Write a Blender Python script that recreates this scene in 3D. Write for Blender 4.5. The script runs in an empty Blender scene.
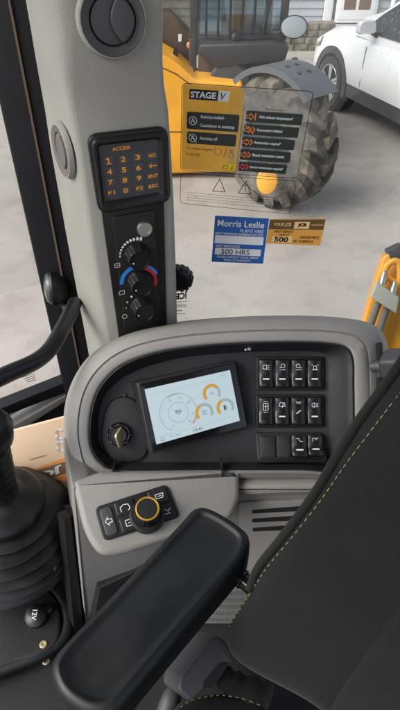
import bpy, bmesh, math, random
from math import sin, cos, radians, pi, sqrt, atan2
from mathutils import Vector
random.seed(7)
S = bpy.context.scene
COL = S.collection

# ------------------------------------------------------------------ camera, sky, sun, exposure
TH = radians(40); FOC = 536.0; CAM = Vector((0, 0, 2.3))
cam = bpy.data.cameras.new('camera'); camo = bpy.data.objects.new('camera', cam); COL.objects.link(camo)
camo.location = CAM; camo.rotation_euler = (radians(90) - TH, 0, 0)
cam.sensor_fit = 'VERTICAL'; cam.sensor_height = 36; cam.lens = 36 * FOC / 710
cam.clip_start = 0.02; cam.clip_end = 2000
S.camera = camo
SUN_EL, SUN_AZ = radians(44), radians(248)          # azimuth measured clockwise from +Y
w = bpy.data.worlds.new("World"); S.world = w; w.use_nodes = True
nt = w.node_tree; nt.nodes.clear()
sky = nt.nodes.new('ShaderNodeTexSky'); sky.sky_type = 'NISHITA'; sky.sun_disc = False
sky.sun_elevation = SUN_EL; sky.sun_rotation = SUN_AZ; sky.dust_density = 4; sky.air_density = 0.8; sky.ozone_density = 0.6
bg = nt.nodes.new('ShaderNodeBackground'); bg.inputs[1].default_value = 0.14
wo = nt.nodes.new('ShaderNodeOutputWorld')
hs = nt.nodes.new('ShaderNodeHueSaturation'); hs.inputs['Saturation'].default_value = .5      # thin overcast
nt.links.new(sky.outputs[0], hs.inputs['Color']); nt.links.new(hs.outputs[0], bg.inputs[0]); nt.links.new(bg.outputs[0], wo.inputs[0])
sl = bpy.data.lights.new('sun', 'SUN'); sl.energy = 1.25; sl.angle = radians(45); sl.color = (1, .95, .88)
so = bpy.data.objects.new('sun', sl); COL.objects.link(so)
sd = Vector((sin(SUN_AZ) * cos(SUN_EL), cos(SUN_AZ) * cos(SUN_EL), sin(SUN_EL)))
so.rotation_euler = sd.to_track_quat('Z', 'Y').to_euler()
S.view_settings.view_transform = 'Standard'; S.view_settings.look = 'None'
S.view_settings.exposure = 0.95; S.view_settings.gamma = 1; S.view_settings.use_curve_mapping = False
try:
    S.cycles.transparent_max_bounces = 24
    S.cycles.max_bounces = 8
except Exception: pass

# ------------------------------------------------------------------ projection helpers (measuring only)
CT, ST = cos(TH), sin(TH)
def ray(u, v):
    a = (u - 200) / FOC; b = (355 - v) / FOC
    return Vector((a, CT + b * ST, -ST + b * CT))
def at_depth(u, v, d): return CAM + ray(u, v) * d
def at_y(u, v, y): r = ray(u, v); return CAM + r * (y / r.y)
def at_z(u, v, z): r = ray(u, v); return CAM + r * ((z - CAM.z) / r.z)

class Fr:
    """a working plane: phi = turn about the vertical, tau = recline from vertical"""
    def __init__(s, O, phi=0, tau=0):
        p, t = radians(phi), radians(tau)
        s.O = Vector(O); s.ex = Vector((cos(p), sin(p), 0))
        s.n = Vector((sin(p) * cos(t), -cos(p) * cos(t), sin(t))); s.ey = s.n.cross(s.ex)
    def px(s, u, v, h=0):
        r = ray(u, v); o = s.O + s.n * h
        P = CAM + r * ((o - CAM).dot(s.n) / r.dot(s.n)) - o
        return (P.dot(s.ex), P.dot(s.ey))
    def W(s, x, y, h=0): return s.O + s.ex * x + s.ey * y + s.n * h
    def pp(s, pts, h=0): return [s.px(u, v, h) for u, v in pts]
    def at(s, x, y, h=0):
        f = Fr.__new__(Fr); f.O = s.W(x, y, h); f.ex, f.ey, f.n = s.ex, s.ey, s.n; return f

class Ax:
    """free frame from an origin and a normal"""
    @staticmethod
    def make(O, n, up=(0, 0, 1)):
        f = Fr.__new__(Fr); f.O = Vector(O); f.n = Vector(n).normalized()
        f.ex = Vector(up).cross(f.n)
        if f.ex.length < 1e-4: f.ex = Vector((1, 0, 0))
        f.ex.normalize(); f.ey = f.n.cross(f.ex); return f

def area(p): return .5 * sum(p[i][0] * p[(i + 1) % len(p)][1] - p[(i + 1) % len(p)][0] * p[i][1] for i in range(len(p)))
def ccw(p): return list(p) if area(p) > 0 else list(reversed(p))
def inset(p, d):
    n = len(p); out = []
    for i in range(n):
        a, b, c = Vector(p[i - 1]), Vector(p[i]), Vector(p[(i + 1) % n])
        e1 = (b - a); e2 = (c - b)
        if e1.length < 1e-9: e1 = e2
        if e2.length < 1e-9: e2 = e1
        e1 = e1.normalized(); e2 = e2.normalized()
        n1 = Vector((-e1.y, e1.x)); n2 = Vector((-e2.y, e2.x)); m = n1 + n2
        if m.length < 1e-6: m = n1
        m.normalize(); k = d / max(.45, m.dot(n1))
        out.append((b.x + m.x * k, b.y + m.y * k))
    return out
def resample(p, n):
    P = [Vector(q) for q in p]; P.append(P[0]); L = [0]
    for a, b in zip(P[:-1], P[1:]): L.append(L[-1] + (b - a).length)
    out = []; j = 0
    for i in range(n):
        t = L[-1] * i / n
        while L[j + 1] < t: j += 1
        f = (t - L[j]) / max(1e-9, L[j + 1] - L[j]); q = P[j].lerp(P[j + 1], f); out.append((q.x, q.y))
    return out
def sinset(p, d, step=.0025):
    q = list(p); k = max(1, int(abs(d) / step + .99)) if abs(d) > 1e-9 else 0; n = len(q)
    for _ in range(k):
        q = inset(q, d / k)
        q = [((q[i - 1][0] + 2 * q[i][0] + q[(i + 1) % n][0]) / 4, (q[i - 1][1] + 2 * q[i][1] + q[(i + 1) % n][1]) / 4) for i in range(n)]
    return q
def shrink(p, f):
    cx = sum(a[0] for a in p) / len(p); cy = sum(a[1] for a in p) / len(p)
    return [(cx + (x - cx) * f, cy + (y - cy) * f) for x, y in p]
def rpoly(p, r, seg=5):
    n = len(p); out = []
    for i in range(n):
        a, b, c = Vector(p[i - 1]), Vector(p[i]), Vector(p[(i + 1) % n])
        rr = r[i] if isinstance(r, (list, tuple)) else r
        l = min(rr, .48 * (a - b).length, .48 * (c - b).length)
        p0 = b + (a - b).normalized() * l; p1 = b + (c - b).normalized() * l
        for k in range(seg + 1):
            t = k / seg; q = p0 * (1 - t) ** 2 + b * 2 * t * (1 - t) + p1 * t * t
            out.append((q.x, q.y))
    return out
def cat(pts, per=6, closed=True):
    P = [Vector(p) for p in pts]; n = len(P); out = []
    rng = range(n) if closed else range(n - 1)
    for i in rng:
        if closed: a, b, c, d = P[i - 1], P[i], P[(i + 1) % n], P[(i + 2) % n]
        else: a, b, c, d = P[max(i - 1, 0)], P[i], P[i + 1], P[min(i + 2, n - 1)]
        for k in range(per):
            t = k / per
            out.append(.5 * ((2 * b) + (c - a) * t + (2 * a - 5 * b + 4 * c - d) * t * t + (3 * b - a - 3 * c + d) * t ** 3))
    if not closed: out.append(P[-1])
    return out
def cat2(pts, per=6, closed=True): return [(p.x, p.y) for p in cat(pts, per, closed)]
def circ(cx, cy, r, n=24, ry=None): return [(cx + r * cos(2 * pi * i / n), cy + (ry or r) * sin(2 * pi * i / n)) for i in range(n)]
def lerp2(A, B, f): return [(a[0] + (b[0] - a[0]) * f, a[1] + (b[1] - a[1]) * f) for a, b in zip(A, B)]

_txt = {}; WP = {}
def text_geo(s, bold=0.0, shear=0.0):
    k = (s, bold, shear)
    if k not in _txt:
        cu = bpy.data.curves.new('t', 'FONT'); cu.body = s; cu.offset = bold; cu.shear = shear; cu.resolution_u = 3
        o = bpy.data.objects.new('t', cu); COL.objects.link(o)
        dg = bpy.context.evaluated_depsgraph_get(); me = bpy.data.meshes.new_from_object(o.evaluated_get(dg))
        V = [(v.co.x, v.co.y) for v in me.vertices]; Fc = [tuple(p.vertices) for p in me.polygons]
        bpy.data.objects.remove(o); bpy.data.curves.remove(cu); bpy.data.meshes.remove(me)
        if V:
            x0 = min(v[0] for v in V); x1 = max(v[0] for v in V); y0 = min(v[1] for v in V); y1 = max(v[1] for v in V)
            V = [((x - x0) / max(x1 - x0, 1e-6), (y - y0) / max(y1 - y0, 1e-6)) for x, y in V]
        _txt[k] = (V, Fc)
    return _txt[k]

class MB:
    def __init__(s): s.v = []; s.f = []
    def add(s, V, Fc):
        b = len(s.v); s.v += [Vector(v) for v in V]; s.f += [tuple(b + i for i in f) for f in Fc]; return s
    def rings(s, R, cap0=True, cap1=True, closed=True):
        n = len(R[0]); V = [v for r in R for v in r]; Fc = []
        for k in range(len(R) - 1):
            for i in range(n if closed else n - 1):
                j = (i + 1) % n; Fc.append((k * n + i, k * n + j, (k + 1) * n + j, (k + 1) * n + i))
        if cap0: Fc.append(tuple(reversed(range(n))))
        if cap1: Fc.append(tuple(range((len(R) - 1) * n, len(R) * n)))
        return s.add(V, Fc)
    def prism(s, fr, poly, h0, h1, r=0, seg=3, both=False):
        p = ccw(poly); R = []
        if both and r:
            for k in range(seg):
                a = k / seg * pi / 2; q = inset(p, r * (1 - sin(a))); R.append([fr.W(x, y, h0 + r * (1 - cos(a))) for x, y in q])
            R.append([fr.W(x, y, h0 + r) for x, y in p])
        else: R.append([fr.W(x, y, h0) for x, y in p])
        if r:
            for k in range(seg + 1):
                a = k / seg * pi / 2; q = inset(p, r * (1 - cos(a))); R.append([fr.W(x, y, h1 - r + r * sin(a)) for x, y in q])
        else: R.append([fr.W(x, y, h1) for x, y in p])
        return s.rings(R)
    def flat(s, fr, poly, h): return s.add([fr.W(x, y, h) for x, y in ccw(poly)], [tuple(range(len(poly)))])
    def stroke(s, fr, pts, wd, h, closed=False):
        P = [Vector(p) for p in pts]; n = len(P)
        for i in range(n if closed else n - 1):
            a, b = P[i], P[(i + 1) % n]; d = b - a
            if d.length < 1e-7: continue
            d.normalize(); m = Vector((-d.y, d.x)) * wd / 2; e = d * wd * .3
            s.add([fr.W(*(a - m - e), h), fr.W(*(b - m + e), h), fr.W(*(b + m + e), h), fr.W(*(a + m - e), h)], [(0, 1, 2, 3)])
        return s
    def arc(s, fr, cx, cy, r0, r1, a0, a1, h, n=24):
        R0 = []; R1 = []
        for i in range(n + 1):
            a = radians(a0 + (a1 - a0) * i / n); R0.append(fr.W(cx + r0 * cos(a), cy + r0 * sin(a), h)); R1.append(fr.W(cx + r1 * cos(a), cy + r1 * sin(a), h))
        return s.rings([R0, R1], False, False, False)
    def lathe(s, fr, prof, n=32, cap0=True, cap1=True, sy=1.0, lobes=0, lob=0):
        R = []
        for k, (r, h) in enumerate(prof):
            ring = []
            for i in range(n):
                a = 2 * pi * i / n; rr = r * (1 + (lob * (1 if (i * lobes // n * 2) % 2 == 0 and (i * lobes * 2 // n) % 2 == 0 else 0) if lobes else 0))
                ring.append(fr.W(rr * cos(a), rr * sin(a) * sy, h))
            R.append(ring)
        return s.rings(R, cap0, cap1)
    def tube(s, pts, r, n=14, cap=True):
        P = [Vector(p) for p in pts]; R = []; prev = None
        for i, p in enumerate(P):
            d = (P[min(i + 1, len(P) - 1)] - P[max(i - 1, 0)]).normalized()
            if prev is None:
                x = d.orthogonal().normalized()
            else:
                x = (prev - d * prev.dot(d)).normalized()
            prev = x; y = d.cross(x); rr = r[i] if isinstance(r, (list, tuple)) else r
            R.append([p + (x * cos(2 * pi * k / n) + y * sin(2 * pi * k / n)) * rr for k in range(n)])
        return s.rings(R, cap, cap)
    def box(s, a, b):
        a, b = Vector(a), Vector(b)
        V = [(x, y, z) for x in (a.x, b.x) for y in (a.y, b.y) for z in (a.z, b.z)]
        return s.add(V, [(0, 1, 3, 2), (4, 6, 7, 5), (0, 4, 5, 1), (2, 3, 7, 6), (0, 2, 6, 4), (1, 5, 7, 3)])
    def text(s, q, string, x0, y0, x1, y1, h, bold=0.0, rot=False, shear=0.0):
        V, Fc = text_geo(string, bold, shear)
        pts = []
        for x, y in V:
            X, Y = (1 - x, 1 - y) if rot else (x, y)
            pts.append(q.W(x0 + (x1 - x0) * X, y1 + (y0 - y1) * Y, h))
        return s.add(pts, Fc)
    def build(s, name, mat, parent=None, ang=35, flip=False):
        me = bpy.data.meshes.new(name); lo = Vector((min(v[i] for v in s.v) for i in range(3))); hi = Vector((max(v[i] for v in s.v) for i in range(3)))
        base = Vector(((lo.x + hi.x) / 2, (lo.y + hi.y) / 2, lo.z))
        me.from_pydata([v - base for v in s.v], [], s.f)
        bm = bmesh.new(); bm.from_mesh(me); bmesh.ops.remove_doubles(bm, verts=bm.verts, dist=1e-6); bmesh.ops.recalc_face_normals(bm, faces=bm.faces); bm.to_mesh(me); bm.free()
        for p in me.polygons: p.use_smooth = True
        me.set_sharp_from_angle(angle=radians(ang))
        me.materials.append(mat)
        o = bpy.data.objects.new(name, me); COL.objects.link(o)
        if parent is not None:
            o.parent = parent; o.location = base - WP[parent.name]; WP[o.name] = base
        else:
            o.location = base; WP[o.name] = base
        return o

class Q:
    """unit square (x right, y down) laid on a plane by four measured corners"""
    def __init__(s, fr, TL, TR, BR, BL, h=0): s.fr = fr; s.c = [fr.px(*p, h) for p in (TL, TR, BR, BL)]
    def l(s, x, y):
        a, b, c, d = s.c
        f = lambda i: a[i] * (1 - x) * (1 - y) + b[i] * x * (1 - y) + c[i] * x * y + d[i] * (1 - x) * y
        return (f(0), f(1))
    def W(s, x, y, h): return s.fr.W(*s.l(x, y), h)
    def pl(s, pts): return [s.l(*p) for p in pts]
    def rect(s, x0, y0, x1, y1, r=0, seg=4):
        p = s.pl([(x0, y0), (x1, y0), (x1, y1), (x0, y1)]); return rpoly(p, r, seg) if r else p

def thing(name, label, cat_, loc, group=None):
    o = bpy.data.objects.new(name, None); COL.objects.link(o); o.empty_display_size = .05
    o.location = loc; WP[o.name] = Vector(loc); o['label'] = label; o['category'] = cat_
    if group: o['group'] = group
    return o
def tag(o, label, cat_, group=None):
    o['label'] = label; o['category'] = cat_
    if group: o['group'] = group
    return o
def struct(o): o['kind'] = 'structure'; return o

# ------------------------------------------------------------------ materials
def mat(name, col, rough=.5, var=0.0, vscale=6, bump=0.0, bscale=400, spec=.5, metal=0.0, emit=0, coat=0, sheen=0, rvar=0, col2=None, detail=4):
    m = bpy.data.materials.new(name); m.use_nodes = True; n = m.node_tree; b = n.nodes['Principled BSDF']; L = n.links.new
    b.inputs['Base Color'].default_value = (*col, 1); b.inputs['Roughness'].default_value = rough
    b.inputs['Specular IOR Level'].default_value = spec; b.inputs['Metallic'].default_value = metal
    if coat: b.inputs['Coat Weight'].default_value = coat; b.inputs['Coat Roughness'].default_value = .1
    if sheen: b.inputs['Sheen Weight'].default_value = sheen; b.inputs['Sheen Roughness'].default_value = .5
    if emit:
        b.inputs['Emission Color'].default_value = (*col, 1); b.inputs['Emission Strength'].default_value = emit; b.inputs['Base Color'].default_value = (.02, .02, .022, 1)
    tc = n.nodes.new('ShaderNodeTexCoord'); g = n.nodes.new('ShaderNodeNewGeometry')
    if var or col2:
        t = n.nodes.new('ShaderNodeTexNoise'); t.inputs['Scale'].default_value = vscale; t.inputs['Detail'].default_value = detail
        L(g.outputs['Position'], t.inputs['Vector'])
        r = n.nodes.new('ShaderNodeValToRGB'); r.color_ramp.elements[0].position = .3; r.color_ramp.elements[1].position = .7
        c2 = col2 or tuple(min(1, c * (1 + var)) for c in col); c1 = col if col2 else tuple(c * (1 - var) for c in col)
        r.color_ramp.elements[0].color = (*c1, 1); r.color_ramp.elements[1].color = (*c2, 1)
        L(t.outputs['Fac'], r.inputs['Fac']); L(r.outputs['Color'], b.inputs['Base Color'])
    if rvar:
        t = n.nodes.new('ShaderNodeTexNoise'); t.inputs['Scale'].default_value = 14; t.inputs['Detail'].default_value = 5; L(g.outputs['Position'], t.inputs['Vector'])
        mr = n.nodes.new('ShaderNodeMapRange'); mr.inputs[1].default_value = .3; mr.inputs[2].default_value = .7; mr.inputs[3].default_value = rough - rvar; mr.inputs[4].default_value = rough + rvar
        L(t.outputs['Fac'], mr.inputs[0]); L(mr.outputs[0], b.inputs['Roughness'])
    if bump:
        t = n.nodes.new('ShaderNodeTexNoise'); t.inputs['Scale'].default_value = bscale; t.inputs['Detail'].default_value = 3; L(g.outputs['Position'], t.inputs['Vector'])
        bp = n.nodes.new('ShaderNodeBump'); bp.inputs['Strength'].default_value = bump; bp.inputs['Distance'].default_value = .001 if bscale > 60 else .01
        L(t.outputs['Fac'], bp.inputs['Height']); L(bp.outputs[0], b.inputs['Normal'])
    return m

def fabric(name, col, scale=420, quilt=False):
    m = mat(name, col, .92, var=.18, vscale=9, sheen=.08, spec=.15); n = m.node_tree; L = n.links.new; b = n.nodes['Principled BSDF']
    g = n.nodes.new('ShaderNodeNewGeometry'); v = n.nodes.new('ShaderNodeTexVoronoi'); v.inputs['Scale'].default_value = scale; L(g.outputs['Position'], v.inputs['Vector'])
    bp = n.nodes.new('ShaderNodeBump'); bp.inputs['Strength'].default_value = .4; bp.inputs['Distance'].default_value = .0009
    L(v.outputs['Distance'], bp.inputs['Height'])
    lf = n.nodes.new('ShaderNodeTexNoise'); lf.inputs['Scale'].default_value = 16; lf.inputs['Detail'].default_value = 3; L(g.outputs['Position'], lf.inputs['Vector'])
    lb = n.nodes.new('ShaderNodeBump'); lb.inputs['Strength'].default_value = .5; lb.inputs['Distance'].default_value = .006; L(lf.outputs['Fac'], lb.inputs['Height']); L(lb.outputs[0], bp.inputs['Normal'])
    if quilt:
        wv = n.nodes.new('ShaderNodeTexWave'); wv.wave_type = 'BANDS'; wv.bands_direction = 'DIAGONAL'; wv.inputs['Scale'].default_value = 45; wv.inputs['Distortion'].default_value = 2.0; wv.inputs['Detail'].default_value = 0; L(g.outputs['Position'], wv.inputs['Vector'])
        b2 = n.nodes.new('ShaderNodeBump'); b2.inputs['Strength'].default_value = .10; b2.inputs['Distance'].default_value = .002
        L(wv.outputs['Fac'], b2.inputs['Height']); L(bp.outputs[0], b2.inputs['Normal']); L(b2.outputs[0], b.inputs['Normal'])
    else: L(bp.outputs[0], b.inputs['Normal'])
    return m

def glass(name, tint=(.96, .975, .97), dust=.35, dscale=90, refl=.05):
    m = bpy.data.materials.new(name); m.use_nodes = True; n = m.node_tree; n.nodes.clear(); L = n.links.new
    o = n.nodes.new('ShaderNodeOutputMaterial'); tr = n.nodes.new('ShaderNodeBsdfTransparent'); tr.inputs[0].default_value = (*tint, 1)
    gl = n.nodes.new('ShaderNodeBsdfGlossy'); gl.inputs['Roughness'].default_value = .03
    mx = n.nodes.new('ShaderNodeMixShader'); mx.inputs[0].default_value = refl; L(tr.outputs[0], mx.inputs[1]); L(gl.outputs[0], mx.inputs[2])
    g = n.nodes.new('ShaderNodeNewGeometry')
    v = n.nodes.new('ShaderNodeTexVoronoi'); v.inputs['Scale'].default_value = dscale; v.inputs['Randomness'].default_value = 1; L(g.outputs['Position'], v.inputs['Vector'])
    lt = n.nodes.new('ShaderNodeMapRange'); lt.inputs[1].default_value = .08; lt.inputs[2].default_value = .15; lt.inputs[3].default_value = 1; lt.inputs[4].default_value = 0; L(v.outputs['Distance'], lt.inputs[0])
    ns = n.nodes.new('ShaderNodeTexNoise'); ns.inputs['Scale'].default_value = 7; ns.inputs['Detail'].default_value = 6; L(g.outputs['Position'], ns.inputs['Vector'])
    nr = n.nodes.new('ShaderNodeMapRange'); nr.inputs[1].default_value = .48; nr.inputs[2].default_value = .66; L(ns.outputs['Fac'], nr.inputs[0])
    mu = n.nodes.new('ShaderNodeMath'); mu.operation = 'MULTIPLY'; L(lt.outputs[0], mu.inputs[0]); L(nr.outputs[0], mu.inputs[1])
    sm = n.nodes.new('ShaderNodeMath'); sm.operation = 'MULTIPLY_ADD'; L(nr.outputs[0], sm.inputs[0]); sm.inputs[1].default_value = .035; sm.inputs[2].default_value = .006
    ad = n.nodes.new('ShaderNodeMath'); ad.operation = 'MULTIPLY_ADD'; L(mu.outputs[0], ad.inputs[0]); ad.inputs[1].default_value = dust; L(sm.outputs[0], ad.inputs[2])
    df = n.nodes.new('ShaderNodeBsdfTranslucent'); df.inputs[0].default_value = (.9, .9, .87, 1)
    d2 = n.nodes.new('ShaderNodeBsdfDiffuse'); d2.inputs[0].default_value = (.9, .9, .87, 1)
    dm = n.nodes.new('ShaderNodeMixShader'); dm.inputs[0].default_value = .5; L(df.outputs[0], dm.inputs[1]); L(d2.outputs[0], dm.inputs[2])
    m2 = n.nodes.new('ShaderNodeMixShader'); L(ad.outputs[0], m2.inputs[0]); L(mx.outputs[0], m2.inputs[1]); L(dm.outputs[0], m2.inputs[2]); L(m2.outputs[0], o.inputs[0])
    return m
def film(name, col, alpha):
    m = bpy.data.materials.new(name); m.use_nodes = True; n = m.node_tree; n.nodes.clear(); L = n.links.new
    o = n.nodes.new('ShaderNodeOutputMaterial'); tr = n.nodes.new('ShaderNodeBsdfTransparent')
    df = n.nodes.new('ShaderNodeBsdfDiffuse'); df.inputs[0].default_value = (*col, 1)
    tl = n.nodes.new('ShaderNodeBsdfTranslucent'); tl.inputs[0].default_value = (*col, 1)
    a = n.nodes.new('ShaderNodeMixShader'); a.inputs[0].default_value = .55; L(df.outputs[0], a.inputs[1]); L(tl.outputs[0], a.inputs[2])
    g = n.nodes.new('ShaderNodeNewGeometry'); ns = n.nodes.new('ShaderNodeTexNoise'); ns.inputs['Scale'].default_value = 12; ns.inputs['Detail'].default_value = 4; L(g.outputs['Position'], ns.inputs['Vector'])
    mr = n.nodes.new('ShaderNodeMapRange'); mr.inputs[1].default_value = .3; mr.inputs[2].default_value = .7; mr.inputs[3].default_value = max(0, alpha - .12); mr.inputs[4].default_value = min(1, alpha + .1); L(ns.outputs['Fac'], mr.inputs[0])
    b = n.nodes.new('ShaderNodeMixShader'); L(mr.outputs[0], b.inputs[0]); L(tr.outputs[0], b.inputs[1]); L(a.outputs[0], b.inputs[2]); L(b.outputs[0], o.inputs[0])
    return m

M = {}
M['grey'] = mat('console_grey', (.225, .219, .209), .55, var=.07, vscale=7, bump=.5, bscale=520, rvar=.08)
M['trim'] = mat('pillar_grey', (.262, .260, .238), .6, var=.07, vscale=7, bump=.5, bscale=520, rvar=.07)
M['lower'] = mat('lower_grey', (.205, .2, .192), .6, var=.05, vscale=5, bump=.3, bscale=900)
M['fascia'] = mat('fascia_black', (.0165, .017, .0195), .5, var=.15, vscale=8, spec=.35, bump=.35, bscale=1100, rvar=.06)
M['black'] = mat('black_plastic', (.0075, .0075, .0085), .38, var=.1, vscale=10, spec=.35, bump=.15, bscale=900, rvar=.06)
M['soft'] = mat('soft_black', (.0095, .0095, .011), .52, spec=.35, bump=.3, bscale=900, rvar=.08)
M['gloss'] = mat('glossy_black', (.006, .006, .007), .14, rvar=.04)
M['vent'] = mat('vent_charcoal', (.05, .051, .055), .5, bump=.2, bscale=900)
M['vent2'] = mat('vent_brown_grey', (.12, .105, .098), .5, bump=.2, bscale=900)
M['ventdark'] = mat('vent_gap', (.006, .006, .007), .7)
M['rubber'] = mat('gaiter_rubber', (.0065, .0065, .0075), .33, spec=.5, col2=(.014, .0138, .0135), detail=7, vscale=18, bump=.25, bscale=500, rvar=.1)
M['pad'] = mat('armrest_vinyl', (.0055, .0062, .0075), .46, spec=.4, var=.3, vscale=7, bump=.18, bscale=1000, rvar=.10)
M['floor'] = mat('floor_black', (.013, .013, .0145), .52, spec=.35, var=.25, vscale=10, bump=.35, bscale=700, rvar=.1)
M['seat'] = fabric('seat_cloth', (.0082, .0089, .0096), 620)
M['quilt'] = fabric('seat_quilt', (.0105, .0108, .0116), 620, True)
M['piping'] = fabric('seat_piping', (.0115, .012, .0105), 800)
M['thread'] = mat('yellow_thread', (.30, .28, .09), .8)
M['white'] = mat('white_print', (.72, .73, .75), .5)
M['amber'] = mat('amber_print', (.75, .30, .03), .5)
M['dot'] = mat('keypad_plate', (.035, .036, .04), .5, bump=.6, bscale=420)
M['steel'] = mat('brushed_steel', (.5, .485, .45), .42, metal=1, bump=.2, bscale=600)
M['brass'] = mat('brass', (.62, .53, .32), .42, metal=.6)
M['screw'] = mat('zinc_screw', (.66, .58, .36), .4, metal=.8)
M['blue'] = mat('blue_print', (.03, .20, .62), .5)
M['red'] = mat('red_print', (.50, .02, .03), .5)
M['gold'] = mat('gold_ring', (.62, .36, .05), .35, metal=.5)
M['screen'] = mat('lit_screen', (.60, .74, .80), .25, emit=.42)
M['scr_grey'] = mat('screen_grey', (.40, .48, .53), .3, emit=.42)
M['scr_dark'] = mat('screen_dark', (.10, .13, .16), .3, emit=.42)
M['scr_or'] = mat('screen_orange', (.70, .38, .05), .3, emit=.42)
M['scr_green'] = mat('screen_green', (.30, .55, .35), .3, emit=.42)
M['scr_pink'] = mat('screen_pink', (.70, .28, .30), .3, emit=.42)
M['frame'] = mat('frame_black', (.005, .0055, .008), .5, spec=.3, var=.2, vscale=8, bump=.2, bscale=500)
M['seal'] = mat('seal_brown', (.12, .085, .055), .6)
M['glass'] = glass('side_glass', dust=.8, dscale=190, refl=.035)
M['glassf'] = glass('front_glass', dust=.25, dscale=110)
M['cglass'] = mat('dark_glass', (.03, .04, .045), .08, spec=.8)
M['yellow'] = mat('machine_yellow', (.80, .36, .015), .4, var=.12, vscale=3, coat=.3, rvar=.08)
M['pyel'] = mat('pipe_yellow', (.78, .36, .02), .4, var=.15, vscale=9)
M['mgrey'] = mat('machine_grey', (.022, .024, .028), .5, var=.3, vscale=4, rvar=.08)
M['mdark'] = mat('machine_dark', (.025, .025, .028), .55, var=.3, vscale=4)
M['tyre'] = mat('dusty_tyre', (.042, .038, .033), .9, col2=(.155, .137, .112), vscale=9, bump=.8, bscale=40, detail=8)
M['fender'] = mat('fender_grey', (.075, .08, .09), .5, var=.15, vscale=5)
M['carwhite'] = mat('car_white', (.80, .81, .82), .28, coat=.6, var=.015, vscale=1)
M['cladding'] = mat('car_cladding', (.06, .063, .068), .6, var=.2, vscale=6)
M['ctyre'] = mat('car_tyre', (.045, .045, .046), .8, var=.2)
M['alloy'] = mat('alloy', (.62, .63, .65), .3, metal=.8)
M['clear'] = mat('mirror_face', (.36, .38, .39), .12, metal=1)
M['tan'] = mat('tan_panel', (.075, .05, .033), .6, var=.35, vscale=6)

M['cabglass'] = glass('digger_glass', tint=(.62, .72, .76), dust=.15, dscale=60, refl=.13)
M['cabglass2'] = glass('digger_side_glass', tint=(.6, .58, .5), dust=.15, dscale=60, refl=.12)
M['valve'] = mat('valve_grey', (.42, .44, .38), .5, var=.1); M['hose'] = mat('braided_hose', (.17, .16, .14), .7, bump=.8, bscale=200)
M['rock'] = mat('rocker_black', (.010, .010, .011), .27, rvar=.05); M['bar'] = mat('indicator_white', (.70, .71, .70), .3)
M['keycap'] = mat('key_cap', (.05, .051, .055), .5)
def perf_mat():
    m = mat('perforated_grey', (.10, .10, .102), .65); n = m.node_tree; L = n.links.new; b = n.nodes['Principled BSDF']
    g = n.nodes.new('ShaderNodeNewGeometry'); v = n.nodes.new('ShaderNodeTexVoronoi'); v.inputs['Scale'].default_value = 230; v.inputs['Randomness'].default_value = .15; L(g.outputs['Position'], v.inputs['Vector'])
    r = n.nodes.new('ShaderNodeValToRGB'); r.color_ramp.elements[0].position = .25; r.color_ramp.elements[1].position = .45; r.color_ramp.elements[0].color = (.03, .03, .032, 1); r.color_ramp.elements[1].color = (.13, .13, .132, 1); L(v.outputs['Distance'], r.inputs['Fac']); L(r.outputs['Color'], b.inputs['Base Color'])
    return m
M['perf'] = perf_mat()

M['redprint'] = mat('red_symbol', (.75, .06, .08), .5)
M['seam'] = mat('panel_seam', (.16, .07, .01), .7)
M['oprint'] = mat('orange_print', (.85, .24, .06), .5)
# concrete yard
def ground_mat():
    m = mat('yard', (.34, .325, .31), .9, bump=.25, bscale=35); n = m.node_tree; L = n.links.new; b = n.nodes['Principled BSDF']
    g = n.nodes.new('ShaderNodeNewGeometry')
    def noise(sc, d=6):
        t = n.nodes.new('ShaderNodeTexNoise'); t.inputs['Scale'].default_value = sc; t.inputs['Detail'].default_value = d; L(g.outputs['Position'], t.inputs['Vector']); return t.outputs['Fac']
    def ramp(f, p0, c0, p1, c1):
        r = n.nodes.new('ShaderNodeValToRGB'); r.color_ramp.elements[0].position = p0; r.color_ramp.elements[1].position = p1; r.color_ramp.elements[0].color = (*c0, 1); r.color_ramp.elements[1].color = (*c1, 1); L(f, r.inputs['Fac']); return r.outputs[0]
    def mul(a, c, f=1):
        x = n.nodes.new('ShaderNodeMix'); x.data_type = 'RGBA'; x.blend_type = 'MULTIPLY'; x.inputs['Factor'].default_value = f; L(a, x.inputs[6]); L(c, x.inputs[7]); return x.outputs[2]
    base = ramp(noise(.9, 8), .3, (.305, .283, .262), .7, (.385, .362, .338))
    sp = ramp(noise(130, 6), .40, (.86, .855, .85), .60, (1.04, 1.04, 1.03))
    st = ramp(noise(3.2, 9), .34, (.80, .79, .78), .5, (1, 1, 1))
    v = n.nodes.new('ShaderNodeTexVoronoi'); v.inputs['Scale'].default_value = 28; L(g.outputs['Position'], v.inputs['Vector'])
    sc = ramp(v.outputs['Distance'], .06, (.70, .70, .69), .16, (1, 1, 1))
    big = ramp(noise(.42, 10), .38, (.80, .79, .775), .56, (1, 1, 1))
    L(mul(mul(mul(mul(base, sp, .95), st, .7), sc, .45), big, .75), b.inputs['Base Color'])
    return m
M['yard'] = ground_mat()
def siding_mat():
    m = mat('painted_siding', (.37, .395, .43), .6, var=.06, vscale=3); return m
M['siding'] = siding_mat()
M['stone'] = mat('rough_stone', (.20, .18, .15), .9, var=.5, vscale=7, bump=1, bscale=12)
M['slab'] = mat('pavement', (.42, .40, .38), .9, var=.1, vscale=4)
M['wframe'] = mat('white_paint', (.75, .76, .77), .5)
M['brownglass'] = mat('brown_glazing', (.16, .11, .085), .2)

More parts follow.
